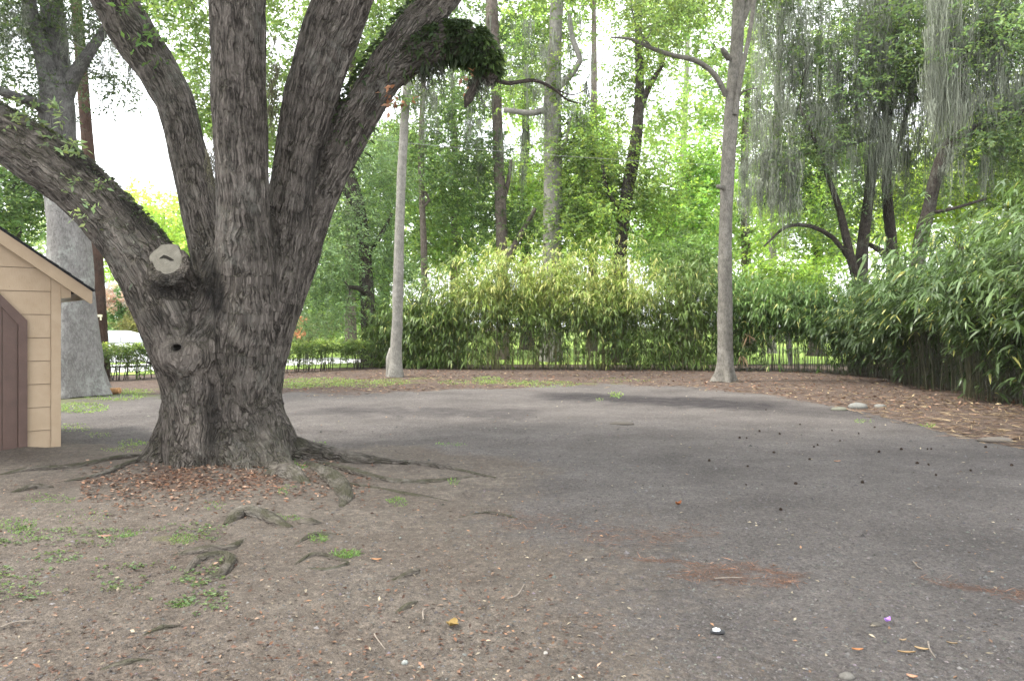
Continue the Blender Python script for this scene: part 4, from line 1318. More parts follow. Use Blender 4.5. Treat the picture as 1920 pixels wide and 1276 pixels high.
tree('twisted_tree', 'twisting dark double stem just right of the moss-draped forked trunk', [
    [(1680, gpy(21.8), 21.8, 12), (1674, 490, 21.8, 11), (1666, 400, 21.8, 9.5), (1662, 320, 21.8, 8), (1662, 210, 21.8, 7), (1647, 110, 21.6, 6), (1640, 0, 21.5, 5), (1635, -100, 21.5, 4)],
    [(1672, 500, 21.7, 7), (1652, 470, 21.5, 6.5), (1630, 458, 21.4, 4)],
    [(1660, 150, 21.6, 6), (1690, 152, 21.3, 5.5), (1714, 182, 21.1, 5.5), (1722, 190, 21.1, 3)],
    [(1664, 330, 21.7, 6), (1690, 250, 21.5, 4.5), (1720, 130, 21.3, 4), (1745, 20, 21.2, 3.4), (1755, -80, 21, 3)]],
    [(1700, 110, 21.5, 100, 120, 2.0, 44, 0.8), (1720, -60, 21.5, 130, 60, 2.6, 30, 0.9), (1690, 340, 22.3, 60, 70, 1.4, 16, 0.7)],
    'dark_bark', DK, 62, L=0.135, k=20, m=9, spray=0.46, flare=0.2, dd=5.0,
    moss=[(1600, 1800, -30, 290, 20.4, 22, 240, 2.5, 30, 0.14, 0.016)])
tree('bent_tree', 'bent dark trunk sweeping to the right edge above the tall bamboo', [
    [(1706, gpy(19.5), 19.5, 14), (1722, 480, 19.5, 12.5), (1742, 390, 19.4, 12), (1758, 320, 19.3, 11.5), (1787, 262, 19.2, 11), (1835, 240, 19, 9), (1885, 222, 18.8, 8), (1970, 190, 18.5, 7), (2060, 140, 18.3, 5)],
    [(1870, 226, 18.8, 6), (1910, 226, 18.6, 5), (1960, 222, 18.4, 3.5)],
    [(1790, 260, 19.2, 6), (1806, 170, 19, 5), (1812, 95, 18.9, 4.6), (1840, 76, 18.8, 4), (1876, 92, 18.6, 2.5)],
    [(1740, 400, 19.4, 4), (1790, 390, 19, 3), (1850, 372, 18.6, 2)]],
    [(1840, 90, 19.2, 110, 110, 2.0, 46, 0.8), (1890, 260, 18.8, 80, 60, 1.4, 20, 0.7), (1860, -60, 19.5, 140, 60, 2.6, 34, 0.9), (1820, 330, 20, 80, 50, 1.5, 12, 0.6), (1985, 150, 18.5, 70, 150, 2, 26, 0.8)],
    'dark_bark', DK, 63, L=0.135, k=20, m=9, spray=0.46, flare=0.2, dd=4.0,
    moss=[(1740, 1930, -30, 200, 18.2, 20, 230, 2.2, 30, 0.13, 0.016), (1760, 1900, 250, 330, 18.4, 19.4, 20, 1.4, 30, 0.06, 0.016)])

# background trees on the far lawn
BACK = [
    ('leafy_tree', 'dark leafy tree low at the left edge above the shed roof', 30, 34, 11, [(30, 380, 34, 120, 90, 2.5, 50, 1.0), (-70, 250, 34, 100, 120, 3, 26, 1.0), (60, 300, 35, 60, 50, 2, 12, 0.9)], (0.04, 0.075, 0.022), 0.14),
    ('leafy_tree', 'bright yellow-green far tree in the gap left of the big oak', 310, 56, 9, [(310, 420, 56, 85, 70, 4, 44, 1.5), (250, 470, 57, 70, 60, 4, 26, 1.5), (360, 480, 55, 60, 60, 3, 24, 1.4)], (0.15, 0.22, 0.045), 0.22),
    ('leafy_tree', 'tall green tree rising behind the big oak between its limbs', 470, 38, 14, [(350, 60, 38, 70, 120, 3, 30, 1.05), (440, -40, 38, 140, 80, 4, 36, 1.1), (510, 180, 38, 40, 180, 2.5, 26, 1.0), (400, 190, 39, 35, 60, 2, 12, 0.9)], (0.075, 0.12, 0.033), 0.16),
    ('leafy_tree', 'green tree top filling the gap between the two right-hand oak limbs', 660, 42, 12, [(680, 60, 42, 80, 100, 3, 34, 1.1), (760, -20, 42, 100, 70, 3, 26, 1.1), (600, 20, 42, 60, 80, 3, 16, 1.1)], (0.08, 0.13, 0.04), 0.17),
    ('leafy_tree', 'pale green tree between the slim pale trunk and the oak limb', 720, 48, 11, [(720, 300, 48, 90, 70, 3.5, 34, 1.2), (700, 440, 48, 90, 110, 3, 44, 1.2), (640, 560, 47, 90, 60, 3, 34, 1.1)], (0.10, 0.165, 0.05), 0.19),
    ('leafy_tree', 'mid-green tree behind the thin bare-stemmed tree', 850, 46, 11, [(850, 430, 46, 90, 80, 3, 44, 1.2), (820, 330, 46, 90, 70, 3, 22, 1.2), (860, 170, 46, 70, 80, 3, 18, 1.2)], (0.085, 0.14, 0.042), 0.18),
    ('leafy_tree', 'light green tree behind the thickest grey trunk', 990, 50, 12, [(990, 380, 50, 80, 120, 3.5, 50, 1.3), (985, 180, 50, 60, 80, 3, 14, 1.2), (1000, 40, 50, 90, 70, 3.5, 18, 1.3)], (0.12, 0.19, 0.045), 0.2),
    ('leafy_tree', 'bright green tree between the thick trunk and the leaning dark trunk', 1110, 48, 11, [(1110, 380, 48, 60, 120, 3, 46, 1.25), (1115, 240, 48, 50, 50, 3, 12, 1.2), (1105, -30, 48, 110, 45, 3, 16, 1.2)], (0.14, 0.22, 0.045), 0.19),
    ('vine_tree', 'bright green vine-smothered tree left of the tall brown trunk', 1285, 46, 13, [(1290, 420, 46, 55, 90, 2.2, 50, 1.1), (1245, 450, 46, 50, 70, 2.2, 30, 1.1), (1310, 310, 46, 45, 60, 2, 20, 1.0)], (0.12, 0.21, 0.05), 0.18),
    ('leafy_tree', 'soft green tree behind the tall brown trunk at upper right', 1405, 52, 11, [(1400, 380, 52, 60, 120, 3, 44, 1.3), (1320, 60, 52, 60, 90, 3, 16, 1.3), (1420, 130, 52, 70, 120, 3, 26, 1.3), (1250, 20, 52, 70, 60, 3, 16, 1.3), (1330, 190, 52, 40, 60, 3, 12, 1.2), (1240, 240, 52, 40, 40, 3, 9, 1.2)], (0.115, 0.18, 0.055), 0.2),
    ('leafy_tree', 'sunlit green tree behind the moss-draped forked trunk', 1530, 40, 12, [(1520, 420, 40, 90, 90, 3, 48, 1.1), (1560, 280, 40, 100, 70, 3, 30, 1.1), (1600, 90, 40, 100, 110, 3, 20, 1.1)], (0.115, 0.185, 0.04), 0.16),
    ('leafy_tree', 'yellow-green tree glowing behind the bent dark trunk', 1800, 33, 12, [(1800, 350, 33, 110, 90, 2.6, 54, 1.0), (1850, 220, 33, 90, 70, 2.4, 30, 1.0), (1700, 400, 34, 70, 70, 2.2, 26, 1.0), (1780, 90, 33, 90, 80, 2.5, 14, 0.95)], (0.15, 0.22, 0.03), 0.14),
    ('leafy_tree', 'dark green tree at the far right edge behind the bent trunk', 2010, 30, 12, [(1960, 330, 30, 90, 100, 2.5, 36, 0.95), (2010, 120, 30, 100, 120, 2.5, 34, 0.95)], (0.06, 0.10, 0.025), 0.13),
]
for bi, (nm, lab, px, d, rp, cl, tint, L) in enumerate(BACK):
    cl = [c_[:6] + (int(c_[6] * (1.25 if c_[1] < 260 else 1.15)),) + c_[7:] for c_ in cl]
    ztop = min(c_[1] - c_[4] * 0.3 for c_ in cl)
    rb = np.random.default_rng(300 + bi)
    trunk = [(px, gpy(d), d, rp), (px + rb.uniform(-6, 6), 560, d, rp * 0.85), (px + rb.uniform(-10, 10), (560 + ztop) / 2, d, rp * 0.65), (px + rb.uniform(-12, 12), ztop, d, rp * 0.3)]
    tree(nm, lab, [trunk], cl, 'brown_bark' if bi % 2 else 'dark_bark', (tint[0] * 1.75, tint[1] * 1.6, tint[2] * 1.35), 400 + bi, L=L * 1.36, k=24, m=9, spray=L * 3.6, group='trees on the far lawn', sides=8, yellow=0.35)

# woods that close the view far behind the lawn
wr_ = np.random.default_rng(77)
b = MB()
CC, RR = [], []
for px in np.arange(-500, 2500, 20):
    base_top = np.interp(px, [-500, 100, 180, 520, 600, 1350, 1420, 2500], [280, 330, 430, 420, 290, 290, 250, 230])
    top = base_top + 40 * math.sin(px * 0.021) + 30 * math.sin(px * 0.051 + 1) + wr_.uniform(-20, 20)
    for _ in range(9):
        d = wr_.uniform(74, 100)
        CC.append(P(px + wr_.uniform(-14, 14), top + (640 - top) * wr_.random() ** 0.8, d))
        RR.append(wr_.uniform(1.3, 2.2))
add_foliage(b, CC, RR, 14, 7, 0.6, (0.195, 0.255, 0.10), wr_, 1.0)
b.build('far_woods', M['leaf'], kind='stuff', label='soft green mass of woodland beyond the lawn', cat='woods')

# flowering tree and shrubs beyond the road
def shrub(name, label, px, d, cl, tint, seed, L, cat='shrub', extra=None, stems=5, spread=14):
    r = np.random.default_rng(seed)
    root = thing(name, label, cat)
    sk = []
    for _ in range(stems):
        b = MB()
        p0, p1 = px + r.uniform(-4, 4), px + r.uniform(-spread, spread)
        q = add_tube(b, [[*P(p0, gpy(d), d), 0.05], [*P((p0 + p1) / 2, 640, d), 0.04], [*P(p1, cl[0][1] + 10, d), 0.02]], 6, 0.3, 0.1, seed)
        b.build('stem', M['pale_bark'], root, True)
        sk += list(q[1:])
    C, R = clump_points(cl, r)
    b = MB()
    add_foliage(b, C, R, 26, 8, L * 1.15, tint, r, L * 3.4)
    b.build('crown', M['leaf'], root, kind='stuff')
    if extra:
        cl2, t2, L2 = extra
        C, R = clump_points(cl2, r)
        b = MB()
        add_foliage(b, C, R, 26, 9, L2, t2, r, L2 * 2.5, 0.1, 0.25, 0.05, 0.8)
        b.build('blossom', M['leaf'], root, kind='stuff')
    return root


shrub('flowering_tree', 'pink-blossoming small tree seen between grey trunk and big oak', 240, 38, [(230, 570, 38, 62, 42, 1.3, 40, 0.55), (260, 620, 38, 45, 30, 1.2, 14, 0.5)], (0.08, 0.15, 0.045), 91, 0.14, 'tree',
      ([(232, 562, 37.2, 62, 26, 0.8, 17, 0.14), (205, 560, 37.2, 30, 30, 0.6, 7, 0.14)], (0.78, 0.46, 0.50), 0.08))
shrub('orange_shrub', 'orange-tinged shrub behind the white car', 272, 36, [(268, 612, 36, 30, 26, 1.0, 20, 0.45)], (0.19, 0.18, 0.06), 92, 0.12)
shrub('green_shrub', 'bright yellow-green shrub right of the tall brown trunk behind the bamboo', 1480, 31, [(1480, 530, 31, 75, 35, 1.2, 34, 0.6), (1410, 540, 31.5, 40, 32, 1.0, 16, 0.55)], (0.16, 0.25, 0.03), 93, 0.13)
shrub('green_shrub', 'dense green shrub left of the tall brown trunk behind the bamboo', 1280, 31.5, [(1285, 500, 31.5, 60, 50, 1.2, 40, 0.65)], (0.10, 0.17, 0.04), 94, 0.14)
shrub('leafy_shrub', 'low shrub with reddish leaves behind the clipped hedge', 575, 36, [(570, 615, 36, 55, 32, 1.4, 26, 0.55)], (0.10, 0.13, 0.05), 95, 0.12,
      'shrub', ([(560, 610, 35, 45, 16, 0.8, 5, 0.12)], (0.3, 0.14, 0.08), 0.08))

# ------------------------------------------------------------------ clipped hedge, car, cable
hr = np.random.default_rng(15)
hedge = thing('clipped_hedge', 'low clipped hedge with bare lower stems behind the big oak', 'hedge')
A0, A1 = np.array([-14.5, 20.0]), np.array([-5.5, 28.7])
hl = np.linalg.norm(A1 - A0)
hd_ = (A1 - A0) / hl
hn = np.array([-hd_[1], hd_[0]])
nn = 330
s = hr.uniform(0, hl, nn)
o = hr.uniform(-0.32, 0.32, nn)
z = np.where(hr.random(nn) < 0.75, hr.uniform(0.62, 0.95, nn), hr.uniform(0.25, 0.7, nn))
C = np.stack([A0[0] + hd_[0] * s + hn[0] * o, A0[1] + hd_[1] * s + hn[1] * o, z], 1)
b = MB()
add_foliage(b, C, 0.16, 13, 7, 0.075, (0.075, 0.12, 0.025), hr, 0.16, yellow=0.35)
s2 = hr.uniform(0, hl, 160)
C2 = np.stack([A0[0] + hd_[0] * s2, A0[1] + hd_[1] * s2, np.full(160, 0.96)], 1) + hr.normal(size=(160, 3)) * np.array([0.12, 0.12, 0.03])
add_foliage(b, C2, 0.12, 11, 6, 0.068, (0.15, 0.20, 0.04), hr, 0.12, yellow=0.35)
b.build('foliage', M['leaf'], hedge, kind='stuff')
b = MB()
for k in range(150):
    s = hr.uniform(0, hl)
    p0 = A0 + hd_ * s + hn * hr.uniform(-0.2, 0.2)
    p1 = p0 + hr.normal(size=2) * 0.12
    add_tube(b, [[*p0, -0.02, 0.018], [*((p0 + p1) / 2), 0.35, 0.014], [*p1, 0.75, 0.008]], 5, 0.3, seed=k)
b.build('stems', M['dark_bark'], hedge, kind='stuff')

car = thing('parked_car', 'white car parked on the road behind the clipped hedge', 'car')
car.location = (-15.0, 29.6, 0.02)
car.rotation_euler = (0, 0, math.atan2(0.69, 0.72))
n = NT('white_car_paint')
M['car_paint'] = n.end(n.bsdf((0.8, 0.8, 0.81), 0.3, 0.5, Coat_Weight=0.4))
n = NT('car_glass')
M['car_glass'] = n.end(n.bsdf((0.42, 0.45, 0.47), 0.06, 0.9))  # pale base colour stands for bright sky glare on the panes
M['tyre'] = plain('tyre_rubber', (0.02, 0.02, 0.02), 0.85, 0.2)
M['rim'] = plain('alloy_rim', (0.55, 0.55, 0.56), 0.35, 0.5, 0.05, 5, Metallic=0.8)
M['lamp_red'] = plain('red_lamp', (0.5, 0.03, 0.02), 0.25, 0.5)
M['lamp_white'] = plain('clear_lamp', (0.75, 0.77, 0.78), 0.15, 0.6)
M['dark_trim'] = plain('dark_trim', (0.03, 0.03, 0.032), 0.5, 0.4)
# body: stations along the car, each a rounded cross-section
def loft(stations):
    b = MB()
    rows = []
    for (x, zb, zt, w, rnd) in stations:
        sec = [(-w, zb), (-w - 0.0, zb + (zt - zb) * 0.45), (-w + rnd * 0.25, zt - rnd * 0.5), (-w + rnd, zt), (0, zt + 0.012), (w - rnd, zt), (w - rnd * 0.25, zt - rnd * 0.5), (w, zb + (zt - zb) * 0.45), (w, zb)]
        rows.append([(x, y, z) for y, z in sec])
    m_ = len(rows[0])
    v = [p for r_ in rows for p in r_]
    q = []
    for a in range(len(rows) - 1):
        for c_ in range(m_):
            e = (c_ + 1) % m_
            q.append((a * m_ + c_, a * m_ + e, (a + 1) * m_ + e, (a + 1) * m_ + c_))
    t = [(0, c_ + 1, c_) for c_ in range(1, m_ - 1)] + [((len(rows) - 1) * m_, (len(rows) - 1) * m_ + c_, (len(rows) - 1) * m_ + c_ + 1) for c_ in range(1, m_ - 1)]
    return b.add(v, q, t)
body = loft([(-2.25, 0.35, 0.72, 0.70, 0.10), (-2.15, 0.24, 0.88, 0.82, 0.10), (-1.6, 0.22, 0.93, 0.87, 0.10), (-0.6, 0.20, 0.90, 0.885, 0.10), (0.7, 0.20, 0.88, 0.885, 0.10), (1.5, 0.21, 0.80, 0.86, 0.12), (2.05, 0.24, 0.70, 0.80, 0.12), (2.25, 0.32, 0.58, 0.66, 0.10)])
body.build('body', M['car_paint'], car, True)
cab = loft([(-1.75, 0.86, 0.92, 0.74, 0.05), (-1.15, 0.86, 1.30, 0.64, 0.12), (-0.7, 0.86, 1.38, 0.63, 0.12), (0.1, 0.86, 1.37, 0.62, 0.12), (0.45, 0.86, 1.28, 0.63, 0.12), (1.15, 0.80, 0.90, 0.74, 0.05)])
cab = cab.build('cabin', M['car_paint'], car, True)
for sy in (-1, 1):
    for pts in ([(-1.35, 0.95), (-0.35, 0.95), (-0.35, 1.30), (-0.98, 1.28)], [(-0.27, 0.95), (0.80, 0.93), (0.32, 1.25), (-0.27, 1.30)]):
        b = MB()
        v = []
        for dy in (-0.012, 0.006):
            for x, z in pts:
                w = np.interp(z, [0.9, 1.35], [0.735, 0.645])
                v.append((x, sy * (w + dy), z))
        b.add(v, [(0, 1, 2, 3), (4, 5, 6, 7), (0, 1, 5, 4), (1, 2, 6, 5), (2, 3, 7, 6), (3, 0, 4, 7)])
        b.build('window', M['car_glass'], cab)
    b = MB()
    b.box((0.62, sy * 0.93 - 0.07, 0.90), (0.74, sy * 0.93 + 0.07, 1.02))
    b.build('mirror', M['car_paint'], car)
    b = MB()
    b.box((2.06, sy * 0.62 - 0.13, 0.56), (2.20, sy * 0.62 + 0.09, 0.67))
    b.build('headlight', M['lamp_white'], car)
    b = MB()
    b.box((-2.235, sy * 0.66 - 0.12, 0.66), (-2.1, sy * 0.66 + 0.1, 0.80))
    b.build('tail_light', M['lamp_red'], car)
    for x in (-1.35, 1.35):
        w = thing('wheel', None, None)
        w.parent = car
        w.location = (x, sy * 0.80, 0.31)
        b = MB()
        b2 = MB()
        for mb_, prof in ((b, [(0.19, -0.09), (0.29, -0.10), (0.315, -0.07), (0.315, 0.07), (0.29, 0.10), (0.19, 0.09)]), (b2, [(0.02, 0.07), (0.16, 0.06), (0.195, 0.085), (0.195, -0.085), (0.02, -0.07)])):
            vv, qq, KK = [], [], 24
            for a in range(KK):
                an = a / KK * 2 * math.pi
                vv += [(rr0 * math.cos(an), yy, rr0 * math.sin(an)) for rr0, yy in prof]
            mm = len(prof)
            for a in range(KK):
                for c_ in range(mm):
                    qq.append((a * mm + c_, a * mm + (c_ + 1) % mm, ((a + 1) % KK) * mm + (c_ + 1) % mm, ((a + 1) % KK) * mm + c_))
            mb_.add(vv, qq)
        b.build('tyre', M['tyre'], w, True)
        b2.build('rim', M['rim'], w)
for x0, x1, z0, z1, wdt in ((0.50, 1.05, 1.25, 0.93, 0.58), (-1.68, -1.20, 0.95, 1.27, 0.58)):
    b = MB()
    dz = 0.02
    b.add([(x0, -wdt, z0 + dz), (x1, -wdt - 0.06, z1 + dz), (x1, wdt + 0.06, z1 + dz), (x0, wdt, z0 + dz)], [(0, 1, 2, 3)])
    b.build('windscreen', M['car_glass'], cab)
b = MB()
b.box((2.20, -0.45, 0.36), (2.27, 0.45, 0.48))
b.build('grille', M['dark_trim'], car)

cable = MB()
pts = []
for t in np.linspace(0, 1, 25):
    q = P(700 + t * 1500, 262 + t * 55, 30)
    q[2] -= 0.5 * 4 * t * (1 - t)
    pts.append([*q, 0.008])
add_tube(cable, pts, 5, 1.0)
M['cable'] = plain('cable_sheath', (0.22, 0.22, 0.22), 0.5)
cable.build('overhead_cable', M['cable'], None, True, label='thin grey overhead cable strung across in front of the far trees', cat='cable')

# ------------------------------------------------------------------ bamboo
def bamboo(name, label, path, n_canes, n_fans, tint_fn, seed, L=0.19, thick=1.6, low=0.3, front=0.55, cane_r=0.011, lean=0.5, fan=6, back_fill=0.5, cane='cane', blade=True):
    """path rows: photo x, depth, height of the top, height where the leaves begin"""
    r = np.random.default_rng(seed)
    pa = np.array([[(px - CXP) * d / FPX, d, zt, zl] for px, d, zt, zl in path])
    sl = np.concatenate([[0], np.cumsum(np.linalg.norm(np.diff(pa[:, :2], axis=0), axis=1))])
    root = thing(name, label, 'bamboo')

    def at(s):
        return np.stack([np.interp(s, sl, pa[:, k]) for k in range(4)], 1)
    s = r.uniform(0, sl[-1], n_canes)
    q = at(s)
    tg = nrm(np.stack([np.gradient(pa[:, 0]), np.gradient(pa[:, 1])], 1))
    nx_ = np.interp(s, sl, tg[:, 1])
    ny_ = -np.interp(s, sl, tg[:, 0])
    dep = r.random(n_canes) ** 1.2 * thick
    dep = dep - 0.9 * (vnoise(np.stack([s * 0.7, 0 * s, 3 + 0 * s], 1)) - 0.5)
    bx, by = q[:, 0] - nx_ * dep, q[:, 1] - ny_ * dep
    hgt = q[:, 2] * r.uniform(0.62, 1.04, n_canes) * (0.80 + 0.34 * vnoise(np.stack([s * 0.8, dep, 0 * s], 1)))
    hgt = np.where(r.random(n_canes) < 0.10, q[:, 2] * r.uniform(1.0, 1.22, n_canes), hgt)
    ld = r.normal(size=(n_canes, 2)) * 0.35 + np.stack([nx_, ny_], 1) * front
    K = 7
    t = np.linspace(0, 1, K)
    path_ = np.zeros((n_canes, K, 3))
    arch = np.where((r.random(n_canes) < 0.16) & (dep < thick * 0.4), r.uniform(1.6, 2.8, n_canes), 1.0)[:, None]
    bend = arch * lean * hgt[:, None] * 0.28 * t[None] ** 2.4
    path_[:, :, 0] = bx[:, None] + ld[:, :1] * bend + r.normal(size=(n_canes, 1)) * 0.22 * t
    path_[:, :, 1] = by[:, None] + ld[:, 1:] * bend + r.normal(size=(n_canes, 1)) * 0.22 * t
    path_[:, :, 2] = hgt[:, None] * (t - 0.10 * np.linalg.norm(ld, axis=1)[:, None] * t ** 4 - 0.17 * (arch - 1) * t ** 3) - 0.03
    cr = cane_r * r.uniform(0.6, 1.4, (n_canes, 1)) * (1 - 0.8 * t)
    th = np.array([0, 2.09, 4.19])
    v = path_[:, :, None] + cr[..., None, None] * np.stack([np.cos(th), np.sin(th), 0 * th], -1)
    base = (np.arange(n_canes) * K * 3)[:, None, None]
    i_ = np.arange(K - 1)[None, :, None] * 3
    qs = np.concatenate([base + i_ + np.array([[[a, (a + 1) % 3, 3 + (a + 1) % 3, 3 + a]]]) for a in range(3)]).reshape(-1, 4)
    b = MB()
    b.add(v.reshape(-1, 3), qs)
    b.build('canes', M[cane], root, True, kind='stuff')
    # leaf fans along the upper canes
    ci = r.integers(0, n_canes, n_fans)
    zlow = q[ci, 3] * (0.1 + 1.5 * vnoise(np.stack([s[ci] * 0.9, dep[ci] * 0.5, 7 + 0 * s[ci]], 1)) + 0.25 * r.normal(size=n_fans)).clip(0.1, 2)
    tlow = np.clip(zlow / hgt[ci], 0.02, 0.95)
    tt = tlow + (1 - tlow) * r.random(n_fans) ** 0.8
    few = r.random(n_fans) < low
    tt = np.where(few, r.uniform(0.12, 1, n_fans) * np.maximum(tlow, 0.3), tt)
    inner = (dep[ci] > thick * 0.45) & (r.random(n_fans) < back_fill)
    tt = np.where(inner, r.uniform(0.1, 1, n_fans), tt)
    keep = inner | ~(few & (q[ci, 3] > 1.0) & (r.random(n_fans) < 0.75))
    f = tt * (K - 1)
    i0 = np.minimum(f.astype(int), K - 2)
    w_ = (f - i0)[:, None]
    pos = path_[ci, i0] * (1 - w_) + path_[ci, i0 + 1] * w_
    outv = nrm(r.normal(size=(n_fans, 3)) * np.array([1, 1, 0.25]) + np.stack([nx_[ci], ny_[ci], 0 * tt], 1) * front)
    pos = pos + outv * r.uniform(0.05, 0.5, (n_fans, 1)) * np.array([1, 1, 0.5])
    pos[:, 2] += r.uniform(-0.05, 0.15, n_fans)
    pos, outv, ci, tt = pos[keep], outv[keep], ci[keep], tt[keep]
    nf = len(pos)
    a = np.repeat(np.arange(nf), fan)
    ld_ = outv[a] * 0.75 + r.normal(size=(len(a), 3)) * np.array([0.55, 0.55, 0.3])
    ld_[:, 2] -= 0.25
    tint, yl = tint_fn(pos, tt)
    patch = fbm(pos * 0.9 + 11, 3)[:, None]
    tint = tint * np.concatenate([0.7 + 0.65 * patch, 0.75 + 0.5 * patch, 0.8 + 0.4 * patch], 1)
    cb = np.clip(1 + 0.28 * r.normal(size=(nf, 1)), 0.45, 1.7)
    LL = L * r.uniform(0.4, 1.3, len(a)) * np.repeat(r.uniform(0.7, 1.2, nf), fan)
    cols = leaf_cols(len(a), (1, 1, 1), 0.25, 0.15, r) * (tint * cb)[a]
    tipy = r.random((len(a), 1)) < yl[a][:, None]
    cols = np.where(tipy, np.array([0.50, 0.50, 0.17]) * r.uniform(0.7, 1.2, (len(a), 1)), cols)
    lv = MB()
    (add_blades if blade else add_leaves)(lv, pos[a] + r.normal(size=(len(a), 3)) * 0.03, ld_, np.array([0, 0, 1.0]) + 0.35 * r.normal(size=(len(a), 3)), LL, LL * 0.17, cols, 0.45)
    lv.build('leaves', M['bamboo_leaf'], root, kind='stuff')
    return root


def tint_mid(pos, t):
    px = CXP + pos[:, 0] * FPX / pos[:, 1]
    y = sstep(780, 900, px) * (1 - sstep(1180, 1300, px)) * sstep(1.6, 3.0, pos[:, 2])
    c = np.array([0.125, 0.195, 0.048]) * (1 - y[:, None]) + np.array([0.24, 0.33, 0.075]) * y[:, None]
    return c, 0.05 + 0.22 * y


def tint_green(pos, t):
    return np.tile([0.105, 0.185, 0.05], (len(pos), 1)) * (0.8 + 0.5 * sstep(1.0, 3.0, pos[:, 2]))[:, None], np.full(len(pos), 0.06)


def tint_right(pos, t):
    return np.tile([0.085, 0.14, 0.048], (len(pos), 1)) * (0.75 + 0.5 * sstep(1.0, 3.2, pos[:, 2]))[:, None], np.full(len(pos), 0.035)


bamboo('bamboo_thicket', 'yellow-tipped bamboo thicket in the middle behind the lot', [
    (690, 29.6, 2.4, 1.2), (760, 28.6, 3.0, 0.9), (850, 28.2, 4.0, 1.0), (920, 28.0, 4.6, 1.2), (1000, 28.0, 4.4, 1.2), (1080, 28.0, 4.4, 1.1), (1150, 28.0, 4.8, 1.1), (1230, 27.8, 4.1, 0.9), (1330, 27.6, 3.9, 1.0)],
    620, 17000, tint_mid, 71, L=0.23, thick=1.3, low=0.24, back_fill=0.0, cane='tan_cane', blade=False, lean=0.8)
bamboo('bamboo_thicket', 'green bamboo thicket with a lawn gap under it, right of the tall brown trunk', [
    (1330, 27.6, 3.9, 1.2), (1400, 27.2, 3.9, 1.5), (1480, 26.5, 3.7, 1.55), (1560, 25.6, 3.3, 1.45), (1640, 24.4, 3.0, 1.1)],
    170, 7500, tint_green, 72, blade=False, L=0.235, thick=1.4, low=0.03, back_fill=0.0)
bamboo('bamboo_thicket', 'tall deep-green bamboo thicket along the right edge', [
    (1580, 25.0, 2.8, 1.6), (1640, 23.0, 3.1, 1.8), (1690, 20.6, 3.5, 1.8), (1745, 18.6, 3.9, 1.6), (1805, 17.2, 4.1, 1.2), (1870, 16.0, 4.3, 0.6), (1950, 15.0, 4.3, 0.25), (2060, 13.0, 4.3, 0.4), (2200, 11.5, 4.3, 0.6)],
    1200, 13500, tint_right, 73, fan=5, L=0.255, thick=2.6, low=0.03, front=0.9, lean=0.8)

# ------------------------------------------------------------------ small things on the ground
sr = np.random.default_rng(101)
n = NT('stone')
c = n.mixc(n.ramp(n.noise(n.new('NewGeometry').outputs['Position'], 60, 3, 0.6), 0.3, 0.7, 0, 0.5), n.attr('col', 'Color'), (0.05, 0.045, 0.04))
M['stone'] = n.end(n.bsdf(c, 0.9, 0.2))


def ground_points(nn, px0, px1, py0, py1, power=1.0):
    """points spread evenly over the picture's ground between two rows: thinner with distance, as litter looks"""
    px = sr.uniform(px0, px1, nn)
    py = py0 + (py1 - py0) * sr.random(nn) ** power
    d = FPX * CAMH / (py - HYP)
    x, y = (px - CXP) * d / FPX, d
    return np.stack([x, y, ground_height(x, y)], 1)


def add_stones(mb, p, size, cols, flat=0.6):
    k = len(p)
    o = np.array([[1, 0, 0], [0.3, 0.9, 0], [-0.8, 0.6, 0], [-0.8, -0.6, 0], [0.3, -0.9, 0], [0, 0, 1], [0, 0, -1]])
    v = o[None] * (1 + 0.28 * sr.normal(size=(k, 7, 3)))
    a = sr.uniform(0, 6.28, k)
    ca, sa_ = np.cos(a)[:, None], np.sin(a)[:, None]
    v = np.stack([v[..., 0] * ca - v[..., 1] * sa_ * 0.8, v[..., 0] * sa_ + v[..., 1] * ca * 0.8, v[..., 2] * flat], -1) * np.asarray(size).reshape(-1, 1, 1)
    v = v + p[:, None]
    t = [(a_, (a_ + 1) % 5, 5) for a_ in range(5)]
    t = (np.arange(k)[:, None, None] * 7 + np.array(t)[None]).reshape(-1, 3)
    mb.add(v.reshape(-1, 3), None, t, col=np.repeat(cols, 7, 0))


gp = ground_points(42000, -150, 2070, 770, 1400, 0.75)
dm = ground_masks(gp[:, 0], gp[:, 1])
keep = sr.random(len(gp)) > 0.6 * dm[0] + 0.5 * dm[1]
gp = gp[keep]
size = 0.0025 * gp[:, 1] ** 0.55 * np.exp(0.40 * sr.normal(size=len(gp)))
g_ = np.clip(0.088 * np.exp(0.34 * sr.normal(size=(len(gp), 1))), 0.04, 0.5) * (1 + 0.05 * sr.normal(size=(len(gp), 3))) * np.array([1.06, 1.0, 0.96])
b = MB()
add_stones(b, gp, size, g_)
b.build('gravel', M['stone'], kind='stuff', label='loose grey gravel strewn over the lot', cat='gravel')

# fallen leaves
def flat_leaves(mb, p, L, cols, wr=0.42, tilt=0.35):
    k = len(p)
    a = sr.uniform(0, 6.28, k)
    d = np.stack([np.cos(a), np.sin(a), tilt * 0.6 * sr.normal(size=k)], 1)
    nor = nrm(np.array([0, 0, 1.0]) + tilt * sr.normal(size=(k, 3)))
    q = p.copy()
    q[:, 2] += 0.004 + 0.012 * sr.random(k)
    add_leaves(mb, q, d, nor, L, L * wr, cols)


def pal(k, colours, p=None):
    c = np.array(colours)[sr.choice(len(colours), k, p=p)]
    return np.clip(0.62 * c * np.exp(0.3 * sr.normal(size=(k, 1))), 0.01, 0.8)


